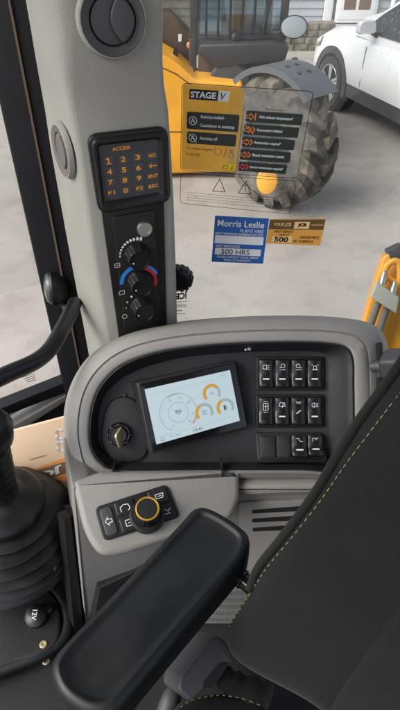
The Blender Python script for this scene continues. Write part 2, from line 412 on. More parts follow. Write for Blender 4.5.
# ------------------------------------------------------------------ setting
mb = MB(); mb.add([(-300, -300, 0), (300, -300, 0), (300, 300, 0), (-300, 300, 0)], [(0, 1, 2, 3)]); struct(mb.build('ground', M['yard']))
mb = MB(); mb.box((-9, 13.5, -.05), (14, 15.12, .1)); struct(mb.build('pavement', M['slab']))

# garage building
bt = thing('garage_building', 'pale blue grey boarded building with white glazed door behind the white car', 'building', (2, 17, 0))
mb = MB()
for i in range(26):
    z0 = .1 + i * .16
    mb.add([(-9, 15.13, z0), (14, 15.13, z0), (14, 15.155, z0 + .158), (-9, 15.155, z0 + .158), (-9, 15.4, z0), (14, 15.4, z0), (14, 15.4, z0 + .158), (-9, 15.4, z0 + .158)],
           [(0, 1, 2, 3), (4, 7, 6, 5), (0, 4, 5, 1), (3, 2, 6, 7), (0, 3, 7, 4), (1, 5, 6, 2)])
mb.box((-9, 15.4, 0), (14, 19.1, 4.26)); mb.build('wall', M['siding'], bt, ang=20)
mb = MB(); mb.add([(-9.3, 14.8, 4.3), (14.3, 14.8, 4.3), (14.3, 17.3, 5.6), (-9.3, 17.3, 5.6), (14.3, 19.4, 4.3), (-9.3, 19.4, 4.3)], [(0, 1, 2, 3), (3, 2, 4, 5), (0, 5, 4, 1), (0, 3, 5), (1, 4, 2)]); mb.build('roof', M['mdark'], bt, ang=10)
dfr = Fr((0, 15.08, 0)); p0 = at_y(334, 22, 15.08); x0 = p0.x; 
pd = lambda a, b, c, d: [(a, b), (c, b), (c, d), (a, d)]
mb = MB(); mb.prism(dfr, pd(x0, .13, x0 + .98, 2.25), 0, .05, .01); door = mb.build('door', M['wframe'], bt)
mb = MB(); mb.prism(dfr, pd(x0 + .06, .2, x0 + .92, 2.18), .051, .065, .004); mb.build('door_leaf', M['wframe'], door)
for k in (0, 1):
    mb = MB(); mb.prism(dfr, pd(x0 + .17 + k * .35, .40, x0 + .45 + k * .35, 1.95), .066, .07); mb.build('door_pane', M['brownglass'], door)
mb = MB(); mb.prism(dfr, pd(x0 - .28, .1, x0 - .08, 4.0), -.02, .05, .01); mb.build('corner_board', M['wframe'], bt)
mb = MB(); mb.tube([(x0 + 1.32, 15.0, .12), (x0 + 1.32, 15.0, 4.1)], .055, 12); mb.build('downpipe', M['wframe'], bt)
# low stone wall
mb = MB(); a = at_z(284, 51, 0); b = at_z(327, 50, 0)
for r in range(4):
    x = a.x - .35
    while x < b.x + .1:
        wd = random.uniform(.18, .38); z0 = r * .125; j = random.uniform(-.02, .03)
        mb.prism(Fr((0, a.y + j, 0)), pd(x, z0, x + wd - .012, z0 + .118), -.3, 0, .012, 2); x += wd
tag(mb.build('stone_wall', M['stone']), 'low rough stone wall beside the front of the white car', 'wall')

# ------------------------------------------------------------------ white car
def car():
    fw = at_z(325, 108, 0)                     # front wheel, ground contact
    f = Vector((-.30, .954, 0)).normalized(); lft = Vector((-f.y, f.x, 0))
    org = Vector((fw.x, fw.y, 0)) - lft * .02
    t = thing('parked_car', 'white parked SUV with grey wheel arches, cropped by the right edge', 'car', org - lft * .9 - f * 1.3)
    def L(x, y, z): return org + f * x - lft * y + Vector((0, 0, z))      # x forward of front axle, y inward from the near flank
    W2 = .92
    st = [  # x, half width, z low, z shoulder, z top
        (.90, .50, .42, .62, .66), (.86, .70, .34, .72, .78), (.72, .83, .30, .80, .88), (.45, .90, .30, .88, .98), (0, .925, .30, .92, 1.04), (-.5, .925, .30, .95, 1.09), (-.75, .925, .30, .97, 1.12),
        (-1.3, .925, .30, .98, 1.06), (-2.2, .925, .30, 1.0, 1.06), (-2.9, .92, .32, 1.02, 1.08), (-3.3, .88, .38, 1.02, 1.08), (-3.55, .74, .48, .95, 1.0)]
    R = []
    for x, hw, zl, zs, zt in st:
        half = [(hw - .06, zl), (hw, zl + .10), (hw + .01, (zl + zs) / 2), (hw - .012, zs - .03), (hw - .05, zs), (hw - .20, zt - .025), (hw * .4, zt)]
        ring = [L(x, W2 - y, z) for y, z in half] + [L(x, W2 + y, z) for y, z in reversed(half)]
        R.append(ring)
    mb = MB(); mb.rings(R); mb.build('body', M['carwhite'], t, ang=50)
    gh = [(-.72, .78, 1.06, 1.20), (-1.05, .74, 1.05, 1.30), (-1.45, .72, 1.04, 1.52), (-2.0, .71, 1.04, 1.62), (-2.7, .69, 1.04, 1.60), (-3.25, .64, 1.04, 1.44), (-3.45, .60, 1.04, 1.12)]
    gh = [(x + .36, hw, z0, z1) for x, hw, z0, z1 in gh]
    R = []
    for x, hw, z0, z1 in gh:
        half = [(.86, z0 - .06), (.855, z0), (hw + .02, z1 - .09), (hw - .04, z1 - .015), (hw * .5, z1)]
        R.append([L(x, W2 - y, z) for y, z in half] + [L(x, W2 + y, z) for y, z in reversed(half)])
    mb = MB(); mb.rings(R); mb.build('cabin', M['carwhite'], t, ang=50)
    # side glass: panels lying 6 mm proud of the cabin flank
    def flank(x, z):
        for i in range(len(gh) - 1):
            if gh[i][0] >= x >= gh[i + 1][0]:
                k = (gh[i][0] - x) / (gh[i][0] - gh[i + 1][0]); hw = gh[i][1] + (gh[i + 1][1] - gh[i][1]) * k; z0 = gh[i][2]; z1 = gh[i][3] + (gh[i + 1][3] - gh[i][3]) * k
                y = .855 + (hw + .02 - .855) * max(0, (z - z0) / (z1 - .09 - z0)); return W2 - y - .016
        return .1
    for pl in ([(-.52, 1.07), (-1.52, 1.07), (-1.52, 1.51), (-1.16, 1.46), (-.78, 1.27)], [(-1.59, 1.07), (-2.34, 1.07), (-2.49, 1.43), (-1.59, 1.51)]):
        mb = MB(); q = rpoly(pl, .03, 3); mb.rings([[L(x, flank(x, z), z) for x, z in q], [L(x, flank(x, z) + .004, z) for x, z in q]]); mb.build('side_window', M['cglass'], t)
    mb = MB()
    q = [(-.44, .60, 1.15), (-.44, -.60, 1.15), (-1.06, -.55, 1.50), (-1.06, .55, 1.50)]
    mb.add([L(x + .035, W2 - y, z + .035) for x, y, z in q] + [L(x, W2 - y, z) for x, y, z in q], [(0, 1, 2, 3), (4, 7, 6, 5), (0, 4, 5, 1), (1, 5, 6, 2), (2, 6, 7, 3), (3, 7, 4, 0)]); mb.build('windscreen', M['cglass'], t)
    # cladding sill and arches
    mb = MB(); mb.rings([[L(x, -.008, z) for x, z in ((-.36, .28), (-.36, .44), (-2.2, .44), (-2.2, .28))], [L(x, .04, z) for x, z in ((-.36, .28), (-.36, .44), (-2.2, .44), (-2.2, .28))]]); mb.build('sill', M['cladding'], t)
    for xa in (0, -2.62):
        fr = Ax.make(L(xa, 0, .345), lft)
        mb = MB(); R0, R1, R2, R3 = [], [], [], []
        for i in range(25):
            a = radians(-14 + 208 * i / 24); c, s_ = cos(a), sin(a)
            R0.append(fr.W(.37 * c, .37 * s_, -.05)); R1.append(fr.W(.375 * c, .375 * s_, .024)); R2.append(fr.W(.465 * c, .465 * s_, .026)); R3.append(fr.W(.46 * c, .46 * s_, -.03))
        mb.rings([R0, R1, R2, R3], False, False, False); mb.build('wheel_arch', M['cladding'], t)
        mb = MB(); mb.lathe(fr, [(.378, -.25), (.378, .016), (.2, .017)], 40); mb.build('arch_liner', M['ventdark'], t)
        wf = fr.at(0, 0, .018); wh = MB(); wh.lathe(wf, [(.22, -.20), (.33, -.20), (.345, -.17), (.345, -.02), (.33, .012), (.25, .016), (.245, .005)], 44, True, False)
        tw = wh.build('wheel', M['ctyre'], t)
        mb = MB(); mb.lathe(wf, [(.245, .004), (.238, .014), (.225, .010), (.22, -.05), (.05, -.055)], 40, False, True)
        mb.lathe(wf, [(.05, -.03), (.05, .004), (.04, .010)], 20)
        for k in range(5):
            a = 2 * pi * k / 5 + .3
            for d in (-.13, .13):
                c0, c1 = Vector((cos(a + d * 1.5), sin(a + d * 1.5))) * .04, Vector((cos(a + d), sin(a + d))) * .23
                n_ = Vector((-(c1 - c0).y, (c1 - c0).x)).normalized() * .019
                mb.prism(wf, [tuple(c0 - n_), tuple(c1 - n_), tuple(c1 + n_), tuple(c0 + n_)], -.03, .006, .006, 2)
        mb.build('rim', M['alloy'], tw)
    # door line, handle, mirror, lamp
    for x in (-.78, -1.9):
        mb = MB(); mb.rings([[L(x, -.012 + (0.0 if z < .9 else .01), z) for z in (.46, .7, .93)], [L(x - .012, -.012 + (0.0 if z < .9 else .01), z) for z in (.46, .7, .93)]], False, False, False); mb.build('door_seam', M['ventdark'], t)
    mb = MB(); mb.tube([L(-1.62, -.004, .84), L(-1.64, -.03, .845), L(-1.82, -.03, .85), L(-1.84, -.004, .85)], .013, 8); mb.build('door_handle', M['carwhite'], t)
    mb = MB(); mf = Ax.make(L(-.86, -.10, 1.16), f)
    mb.rings([[mf.W(x * k, y * k, h) for x, y in rpoly([(-.13, -.07), (.13, -.07), (.12, .07), (-.10, .08)], .05, 5)] for h, k in ((-.05, .9), (-.03, 1), (.03, .95), (.08, .7), (.10, .3))]); mr = mb.build('wing_mirror', M['carwhite'], t)
    mb = MB(); mb.tube([L(-.86, .09, 1.05), L(-.86, -.02, 1.11)], .03, 10); mb.build('mirror_stalk', M['black'], mr)
    mb = MB(); mb.rings([[L(x, y, z) for x, y, z in ((.72, .085, .70), (.80, .20, .70), (.76, .20, .80), (.40, .03, .86), (.45, .02, .74))], [L(x, y, z) for x, y, z in ((.74, .07, .70), (.83, .19, .70), (.79, .19, .80), (.42, .015, .86), (.47, .005, .74))]]); mb.build('headlight', M['steel'], t)
car()

# ------------------------------------------------------------------ neighbouring digger
def digger():
    t = thing('wheeled_digger', 'yellow and grey wheeled digger with barred cab standing outside the window', 'digger', (.1, 6.4, 0))
    def P(u, v, y): q = at_y(u, v, y); return (q.x, q.z)
    f0 = Fr((0, 5.75, 0))
    mb = MB(); mb.prism(f0, rpoly([P(120, 30, 5.75), P(176, 62, 5.75), P(196, 80, 5.75), P(243, 84, 5.75), P(247, 150, 5.75), P(238, 172, 5.75), P(120, 176, 5.75)], .04), -.5, 0, .03); mb.build('engine_cover', M['yellow'], t)
    mb = MB(); mb.prism(Fr((0, 6.9, 0)), [P(205, 62, 6.3), P(285, 62, 6.3), P(290, 150, 6.3), P(205, 150, 6.3)], -1.2, .5, .03); mb.build('chassis', M['mdark'], t)
    mb = MB(); mb.prism(Fr((0, 6.25, 0)), [P(255, 120, 6.25), P(285, 120, 6.25), P(285, 178, 6.25), P(255, 178, 6.25)], -.2, .3, .03); mb.build('axle', M['mdark'], t)
    # cowl under the windscreen
    def cowl(mb, pts, h0, h1): mb.prism(Fr((0, 6.05, 0)), [P(u, v, 6.05) for u, v in pts], h0, h1, .025, 3)
    mb = MB(); cowl(mb, [(200, 42), (272, 40), (288, 45), (284, 58), (250, 62), (216, 65), (198, 50)], -.5, .12); mb.build('cowl', M['mgrey'], t)
    mb = MB(); mb.prism(Fr((0, 6.15, 0)), [P(198, 52, 6.15), P(216, 64, 6.15), P(214, 84, 6.15), P(198, 84, 6.15)], -.5, .04, .01); mb.build('side_panel', M['tan'], t)
    mb = MB(); mb.prism(Fr((0, 6.25, 0)), [P(216, 62, 6.25), P(284, 56, 6.25), P(270, 84, 6.25), P(214, 84, 6.25)], -.4, 0, .02); mb.build('lower_cowl', M['mdark'], t)
    mb = MB(); c = at_y(229, 82, 5.95); mb.lathe(Ax.make(c, (-.1, -1, .2)), [(.20, -.15), (.20, 0), (.17, .03), (.06, .035)], 28); mb.build('lamp_hood', M['mgrey'], t)
    # cab
    yF = 6.15; fc = Fr((0, yF, 0)); x0 = P(193, 30, yF)[0]; x1 = P(285, 30, yF)[0]; zb = P(240, 38, yF)[1]; zt = 2.75
    mb = MB()
    for xa, xb in ((x0 - .03, x0 + .05), (x1 - .05, x1 + .02)):
        mb.prism(fc, pd(xa, zb - .02, xb, zt), -.08, .02, .012)
    mb.prism(fc, pd(x0 - .04, .62, x0 + .035, zb), -.06, .03, .012)
    mb.prism(fc, pd(x0, zb - .05, x1, zb + .02), -.06, .015, .01)
    mb.prism(fc, pd(x0, zt, x1, zt + .12), -1.5, .1, .03)
    mb.box((x1 - .07, yF + 1.2, .9), (x1, yF + 1.3, zt)); mb.box((x0, yF + 1.2, .9), (x0 + .07, yF + 1.3, zt))
    mb.build('cab_frame', M['mdark'], t)
    mb = MB(); mb.box((x0 + .05, yF + .02, zb + .02), (x1 - .05, yF + .026, zt)); mb.build('windscreen', M['cabglass'], t)
    mb = MB(); mb.box((x0 + .05, yF + 1.22, zb - .5), (x1 - .05, yF + 1.25, zt)); mb.build('rear_window', M['cabglass'], t)
    mb = MB(); mb.box((x0 + .3, yF + .65, zb - .5), (x0 + .75, yF + .8, zb + .10)); mb.build('cab_seat', M['mdark'], t)
    k = 0; xx = x0 + .13
    while xx < x1 - .08:
        mb = MB(); mb.tube([(xx, yF - .045, zb), (xx + .01, yF - .045, zt)], .011, 8); mb.build('guard_bar', M['black'], t); xx += .118
    mb = MB(); mb.tube([at_y(236, 38, yF - .07), at_y(250, 39, yF - .08), at_y(272, 37, yF - .07)], .022, 8); c = at_y(236, 38, yF - .08); mb.lathe(Ax.make(c, (0, -1, .2)), [(.045, -.04), (.045, .03), (.03, .04)], 16)
    mb.tube([at_y(262, 36, yF - .07), at_y(276, -20, yF - .07)], .014, 8); mb.build('wiper', M['black'], t)
    # left door panel, brown reflecting
    mb = MB(); mb.prism(Fr((0, 6.3, 0)), [P(120, 4, 6.3), P(170, 12, 6.3), P(192, 34, 6.3), P(192, 76, 6.3), P(178, 72, 6.3), P(165, 56, 6.3), P(120, 44, 6.3)], -.2, 0, .015); mb.build('door_panel', M['tan'], t)
    mb = MB(); mb.prism(Fr((0, 6.5, 0)), [P(120, -90, 6.5), P(192, -90, 6.5), P(192, 34, 6.5), P(170, 12, 6.5), P(120, 4, 6.5)], -.05, 0, .01); mb.build('door_window', M['cabglass2'], t)
    for u, v in ((174, 57), (183, 68), (191, 74)):
        mb = MB(); c = at_y(u, v, 6.02); mb.prism(Fr(c, 0, 0), pd(-.035, -.05, .035, .03), -.25, .02, .01, 2); mb.build('hinge', M['black'], t)
    mb = MB(); mb.flat(Fr((0, 6.278, 0)), [P(178, 34, 6.28), P(182, 34, 6.28), P(181.5, 41, 6.28), P(178.5, 42, 6.28)], 0); mb.build('paper_label', M['white'], t)
    mb = MB(); mb.lathe(Ax.make(at_y(189.5, 45, 6.24), (0, -1, 0)), [(.03, 0), (.03, .03), (.02, .04)], 14); mb.build('side_lamp', M['oprint'], t)
    for pts in ([(150, 62), (176, 74), (198, 90), (238, 94)], [(214, 92), (214, 150)], [(150, 132), (244, 132)]):
        mb = MB(); mb.stroke(Fr((0, 5.75, 0)), [P(u, v, 5.75) for u, v in pts], .014, .0015); mb.build('panel_seam', M['seam'], t)
    # mirror
    c = at_y(294, 27, 5.9); mf = Ax.make(c, (-.25, -1, .15))
    mb = MB(); mb.lathe(mf, [(.09, -.06), (.128, -.03), (.132, 0), (.128, .008)], 30, sy=.74); mm = mb.build('mirror', M['black'], t)
    mb = MB(); mb.lathe(mf, [(.120, .008), (.05, .0095)], 30, False, True, sy=.74); mb.build('mirror_face', M['clear'], mm)
    mb = MB(); mb.tube([c + Vector((0, .05, 0)), c + Vector((-.12, .12, -.06)), Vector((x1, yF, c.z - .1))], .018, 8); mb.build('mirror_arm', M['black'], mm)
    # front wheel
    R = .585; cw = at_z(264, 147, R); ax = Vector((-.76, -.65, 0)).normalized()
    wf = Ax.make(cw, ax)
    mb = MB(); mb.lathe(wf, [(.27, -.30), (.30, -.37), (.46, -.38), (.515, -.35), (.535, -.20), (.515, -.04), (.46, .0), (.30, -.01), (.27, -.06)], 60, False, False)
    for k in range(15):
        for side in (0, 1):
            a0 = 2 * pi * (k + side * .5) / 15
            ps = []
            for q in range(5):
                s_ = q / 4; h = (-.195 + .20 * s_) if side == 0 else (-.195 - .20 * s_)
                rr = .595 - .055 * max(0, s_ - .7) / .3; ps.append((a0 + .34 * s_ * 1, h, rr, .040 + .022 * s_))
            rings = []
            for a, h, rr, wd in ps:
                da = wd / rr
                rings.append([wf.W(r_ * cos(a + d_), r_ * sin(a + d_), h) for r_, d_ in ((.47 if rr < .56 else .50, -da * 1.25), (rr, -da), (rr, da), (.47 if rr < .56 else .50, da * 1.25))])
            mb.rings(rings)
    tw = mb.build('wheel', M['tyre'], t, ang=30)
    mb = MB(); mb.lathe(wf, [(.295, -.30), (.295, -.02), (.28, -.015), (.26, -.05), (.15, -.06), (.14, .02), (.06, .03)], 40, True, True); mb.build('rim', M['mgrey'], tw)
    hf = Ax.make(at_depth(267, 181, (cw - CAM).length / ray(267, 181).length * .93), (-.2, -1, .2))
    mb = MB(); mb.lathe(hf, [(.085, -.25), (.095, -.02), (.085, 0), (.03, .02)], 28, sy=1.3); mb.build('hub_cover', M['yellow'], tw)
    # fender
    mb = MB(); R0, R1, R2, R3 = [], [], [], []
    for i in range(19):
        a = radians(48 + 85 * i / 18); r0 = .665
        for Rr, h, r_ in ((R0, .0, r0 - .05), (R1, .0, r0), (R2, -.40, r0), (R3, -.40, r0 - .05)): Rr.append(wf.W(r_ * cos(a), r_ * sin(a), h))
    mb.rings([R0, R1, R2, R3], False, False, False); fd = mb.build('fender', M['fender'], t, ang=30)
    for a, h in ((72, -.14), (72, -.26), (84, -.14), (84, -.26)):
        a = radians(a); o = wf.W(.665 * cos(a), .665 * sin(a), h); nn = (o - wf.W(0, 0, h)).normalized(); mb = MB(); mb.lathe(Ax.make(o, nn, up=ax), [(.022, -.005), (.022, .004), (.014, .009)], 14); mb.build('bolt', M['mgrey'], fd)
    mb = MB(); mb.tube([wf.W(-.1, .66, -.42), wf.W(-.1, .3, -.55), Vector((cw.x + .1, cw.y + .9, .7))], .03, 8); mb.build('fender_bracket', M['mdark'], fd)
digger()

# ------------------------------------------------------------------ our machine, outside the right window
def outside_arm():
    c = at_depth(386, 296, 1.75); fr = Ax.make(c, (-.25, -.85, .45))
    t = thing('boom_bracket', 'yellow steel boom bracket with hoses and valve block beyond the window at right', 'boom', Vector((c.x, c.y, .2)))
    p = lambda l, h=0: fr.pp(l, h)
    mb = MB(); mb.prism(fr, rpoly(p([(384, 256), (404, 250), (440, 250), (440, 380), (366, 380), (359, 340), (370, 300)]), .012), -.16, -.03, .008); b = fr.W(*fr.px(395, 380), -.1)
    mb.box((b.x - .10, b.y - .05, .2), (b.x + .12, b.y + .10, b.z + .06)); mb.build('bracket', M['yellow'], t)
    mb = MB(); mb.prism(fr, rpoly(p([(388, 250), (402, 243), (440, 243), (440, 262), (392, 262)]), .006), -.17, -.01, .006); mb.build('top_cap', M['mgrey'], t)
    mb = MB(); mb.tube([fr.W(*fr.px(u, v), h) for u, v, h in cat([(383, 284, .0), (386, 268, .0), (394, 261, .005), (400, 266, .005), (399, 290, 0)], 6, False)], .011, 12); mb.tube([fr.W(*fr.px(387, 277), 0), fr.W(*fr.px(401, 287), 0)], .010, 10); mb.build('guard_loop', M['pyel'], t)
    bf = fr.at(*fr.px(384.5, 297))
    s_ = c - CAM; k = 1.75 / FOC
    mb = MB(); mb.prism(fr, rpoly(p([(376, 281), (398, 296), (395, 312), (370, 296)]), .006), -.01, .05, .004); vb = mb.build('valve_block', M['valve'], t, ang=1)
    for u, v in ((382, 281), (392, 291)):
        mb = MB(); o = fr.W(*fr.px(u, v), .03); mb.lathe(Ax.make(o, fr.ey), [(.011, -.01), (.011, .012), (.007, .02), (.007, .034), (.004, .036)], 12); mb.build('fitting', M['steel'], vb)
    for u0, v0, u1, v1 in ((378, 302, 362, 348), (386, 308, 372, 352)):
        mb = MB(); P = [fr.W(*fr.px(u0 + (u1 - u0) * q / 6, v0 + (v1 - v0) * q / 6), .015) for q in range(7)]; mb.tube(P, .012, 10); mb.build('hose', M['hose'], t)
outside_arm()

# ------------------------------------------------------------------ cab shell
FZ = 1.26
mb = MB(); mb.box((-1.25, -.7, FZ - .22), (1.1, .98, FZ)); struct(mb.build('floor', M['floor']))
mb = MB(); mb.box((-1.0, -.75, 3.06), (1.1, 1.02, 3.16)); struct(mb.build('roof', M['trim']))  # unseen cab roof, added to shade the interior
# ---- window post, left glass, right glass
GR = Fr(at_y(215, 140, .86), -8, 0); GL = Fr((-.285, .93, 2.3), 28, 0)
mb = MB(); post = thing('window_post', 'black upright cab window post at the left of the grey pillar', 'post', (-.25, .93, FZ))
pf = Fr((-.25, .90, FZ), 4, 0)
mb.prism(pf, rpoly(pd(-.065, 0, .12, 1.75), .004, 2), -.08, 0, .006); mb.build('post_body', M['frame'], post)
mb = MB(); mb.prism(pf, pd(-.020, .05, -.0165, 1.75), .0005, .004); mb.build('seal_strip', M['seal'], post)
def pane(name, fr, x0, x1, z0, z1, m, label):
    mb = MB(); b = fr.O; zz = lambda z: z - b.z
    mb.prism(fr, pd(x0, zz(z0), x1, zz(z1)), -.005, 0); return tag(mb.build(name, m), label, 'window')
gr_pane = pane('window_pane', GR, -.17, 1.0, 1.55, 3.05, M['glass'], 'dusty cab side window pane carrying the stickers, right of the pillar')
gl_pane = pane('window_pane', GL, -1.1, -.02, 1.72, 3.05, M['glassf'], 'clear cab window pane at far left, behind the grab handle')
# left window lower frame
wb = thing('window_frame', 'black lower window rail under the left pane', 'window frame', GL.W(-.4, 0, -.9))
def glz(u, v): return GL.px(u, v, .01)
mb = MB(); mb.prism(GL, [glz(-60, 437), glz(0, 408), glz(70, 380), glz(70, 391), glz(0, 418), glz(-60, 447)], -.02, .012, .004); mb.build('rail', M['frame'], wb)
mb = MB(); mb.prism(GL, [glz(-60, 462), glz(0, 432), glz(70, 392), glz(70, 398), glz(0, 443), glz(-60, 475)], -.02, .014, .004); mb.build('ledge', M['lower'], wb)
mb = MB(); mb.prism(GL, [glz(-60, 476), glz(0, 441), glz(70, 397), glz(80, 620), glz(-60, 620)], -.06, .005, 0); mb.build('lower_panel', M['soft'], wb)
# right lower sill
rs = thing('window_sill', 'black window sill rail behind the console at the right edge', 'window frame', GR.W(.2, -.9, 0))
mb = MB(); mb.prism(GR, pd(-.12, -.86, 1.0, -.42), -.03, .02, .006); mb.build('sill_panel', M['frame'], rs)

# ------------------------------------------------------------------ instrument pillar
LF = Fr(at_y(130, 200, .745), 16, 3); SF = None
pil = thing('instrument_pillar', 'grey moulded cab pillar carrying keypad, heater knobs and air vents', 'pillar', Vector((-.12, .80, FZ)))
rows = [  # v : left edge, corner start, corner mid, corner end, right edge, bulge of the face
    (-70, 14, 40, 51, 66, 163, .012), (-10, 24, 51, 62, 75, 163, .012), (30, 31, 56, 65, 76, 162.5, .012), (60, 36, 59, 66, 75, 162.5, .010), (85, 40.5, 63, 68, 75, 164, .004), (110, 45, 68, 71.5, 77, 168, -.002), (150, 51, 75, 78.5, 83, 171, -.004), (200, 60, 82.5, 86, 90, 173.5, -.004),
    (260, 71, 91.5, 94.5, 98, 175.5, -.004), (320, 82.5, 102, 104.5, 107.5, 177, -.004), (350, 88, 107, 109.5, 112.5, 178, -.004), (420, 101, 119, 121.5, 124, 180, -.004), (560, 120, 133, 136, 139, 182, -.004)]
R = []
for v, l, c0, c1, c2, r, h in rows:
    e = [LF.W(*LF.px(c2, v, h), h), LF.W(*LF.px(c2 + (r - c2) * .5, v, h), h), LF.W(*LF.px(r - 5, v, h), h), LF.W(*LF.px(r - 1.2, v, h - .001), h - .001), LF.W(*LF.px(r, v, h - .007), h - .007)]
    a1 = LF.W(*LF.px(c1, v, h - .003), h - .003); a0 = LF.W(*LF.px(c0, v, h - .010), h - .010); al = LF.W(*LF.px(l, v, h - .12), h - .12)
    bl = LF.W(*LF.px(l + 1, v, h - .15), h - .15); bl2 = al + Vector((.07, .09, 0)); br = e[-1] + Vector((-.012, .09, 0))
    R.append([al, a0, a1] + e + [br, bl2, bl])
mb = MB(); mb.rings(R); mb.build('trim', M['trim'], pil, ang=60)
# round top vent
def vent(fr, c, rad, sy, m_ring, m_ball, name, hs=1.0):
    f = fr.at(*c); f.n = f.n * hs
    mb = MB(); mb.lathe(f, [(rad * 1.12, -.014), (rad * 1.12, -.007), (rad * 1.06, .003), (rad * 1.0, .004), (rad, .0)], 56, False, False, sy=sy)
    vt = mb.build(name, M['trim'], pil)
    mb = MB(); mb.lathe(f, [(rad * .995, .0), (rad * .985, .005), (rad * .74, .001), (rad * .70, -.004), (rad * .69, -.012)], 56, False, False, sy=sy); mb.build('vent_ring', m_ring, vt)
    mb = MB(); mb.lathe(f, [(rad * .71, -.008), (rad * .3, -.009)], 40, False, True, sy=sy); mb.build('vent_gap', M['ventdark'], vt)
    # ball: louvre leaves
    r = rad * .685; n = 24
    pl = [(r * cos(a), r * sin(a)) for a in [radians(-68 + 140 * i / n) for i in range(n + 1)]]
    A0, A1 = Vector(pl[-1]), Vector(pl[0]); md = Vector((-.32 * r * 1.75, 0))
    for i in range(1, n):
        t = i / n; q = A0 * (1 - t) ** 2 + md * 2 * t * (1 - t) + A1 * t * t; pl.append((q.x, q.y))
    mb = MB(); mb.prism(f, circ(0, 0, r, 48), -.010, -.0005, .0015, 2); mb.build('vent_vane', m_ball, vt)
    mb = MB(); mb.prism(f, shrink(pl, 1.05), -.002, .0002); mb.build('vane_gap', M['ventdark'], vt)
    mb = MB(); mb.prism(f, shrink(pl, .985), -.004, .0055, .002, 3); mb.lathe(f.at(r * .5, 0), [(r * .30, .0056), (r * .22, .0060), (r * .05, .0057)], 24, False, True, sy=1.35); mb.build('vent_vane', m_ball, vt)
    return vt, f
vt, vf = vent(LF, LF.px(113.5, 21, .03), .0375, 1.0, M['vent'], M['vent'], 'air_vent')
for ch in [c for c in COL.objects if c.parent == vt or c == vt]:
    ch.location = Vector(ch.location) + (LF.n * .0225 if ch == vt else Vector((0, 0, 0)))
# side vent, on the outward facing flank
a = LF.W(*LF.px(51, 150, -.124), -.124); b = LF.W(*LF.px(71, 150, -.017), -.017); c = LF.W(*LF.px(60, 200, -.124), -.124)
sn = (b - a).cross(c - a).normalized(); sn = sn if sn.dot(CAM - a) > 0 else -sn
sc_ = (a + b) / 2 + sn * .0045
SFr = Ax.make(sc_, sn, up=(0, 0, 1))
vent(SFr, SFr.px(61.0, 151), .035, 1.0, M['vent2'], M['vent2'], 'air_vent', .45)

# keypad
kq = lambda l, h=0: LF.pp(l, h)
mb = MB(); mb.prism(LF, rpoly(kq([(86, 134.5), (167.5, 125.5), (170.5, 201), (98.5, 213.5)]), .016, 7), -.01, .005, .003); kp = mb.build('keypad', M['black'], pil)
mb = MB(); outer = ccw(rpoly(kq([(89, 137), (166, 128.5), (169, 200), (100, 212)]), .014, 7)); inner = ccw(rpoly(kq([(98, 144.5), (157, 138), (159, 190.5), (104, 200)]), .004, 7))
mb.rings([[LF.W(x, y, .004) for x, y in outer], [LF.W(x, y, .010) for x, y in inset(outer, .003)], [LF.W(x, y, .010) for x, y in lerp2(outer, inner, .62)], [LF.W(x, y, .0055) for x, y in inner]], False, False); mb.build('keypad_bezel', M['black'], kp)
KQ = Q(LF, (98, 144.5), (157, 138), (159, 190.5), (104, 200))
mb = MB(); mb.flat(LF, KQ.rect(-.01, -.01, 1.01, 1.01), .0055); mb.build('key_plate', M['dot'], kp)
mb = MB(); mb2 = MB()
keys = [['1', '2', '3', 'NO'], ['4', '5', '6', '<'], ['7', '8', '9', 'ENT'], ['F1', '0', 'F2', 'ESC']]
for r in range(4):
    for c in range(4):
        x = .14 + .25 * c; y = .28 + .193 * r; k = keys[r][c]; big = len(k) == 1 and k.isdigit()
        mb2.flat(LF, rpoly(KQ.pl([(x - .085, y - .075), (x + .085, y - .075), (x + .085, y + .075), (x - .085, y + .075)]), .004, 4), .0058)
        if k == '<':
            mb.stroke(LF, KQ.pl([(x - .06, y), (x + .07, y)]), .0012, .0062); mb.stroke(LF, KQ.pl([(x - .02, y - .03), (x - .06, y), (x - .02, y + .03)]), .0012, .0062)
        elif k == '1':
            mb.stroke(LF, KQ.pl([(x - .035, y - .03), (x, y - .05), (x, y + .05)]), .0017, .0062); mb.stroke(LF, KQ.pl([(x - .035, y + .05), (x + .035, y + .05)]), .0014, .0062)
        elif big: mb.text(KQ, k, x - (.026 if k == '1' else .042), y - .046, x + (.014 if k == '1' else .038), y + .046, .0062, .02)
        else: mb.text(KQ, k, x - .03 * len(k), y - .032, x + .03 * len(k), y + .032, .0062, .02)
mb.text(KQ, 'ACCESS', .22, .055, .52, .115, .0062, .02)
mb2.build('key_caps', M['keycap'], kp); mb.build('key_legends', M['amber'], kp)
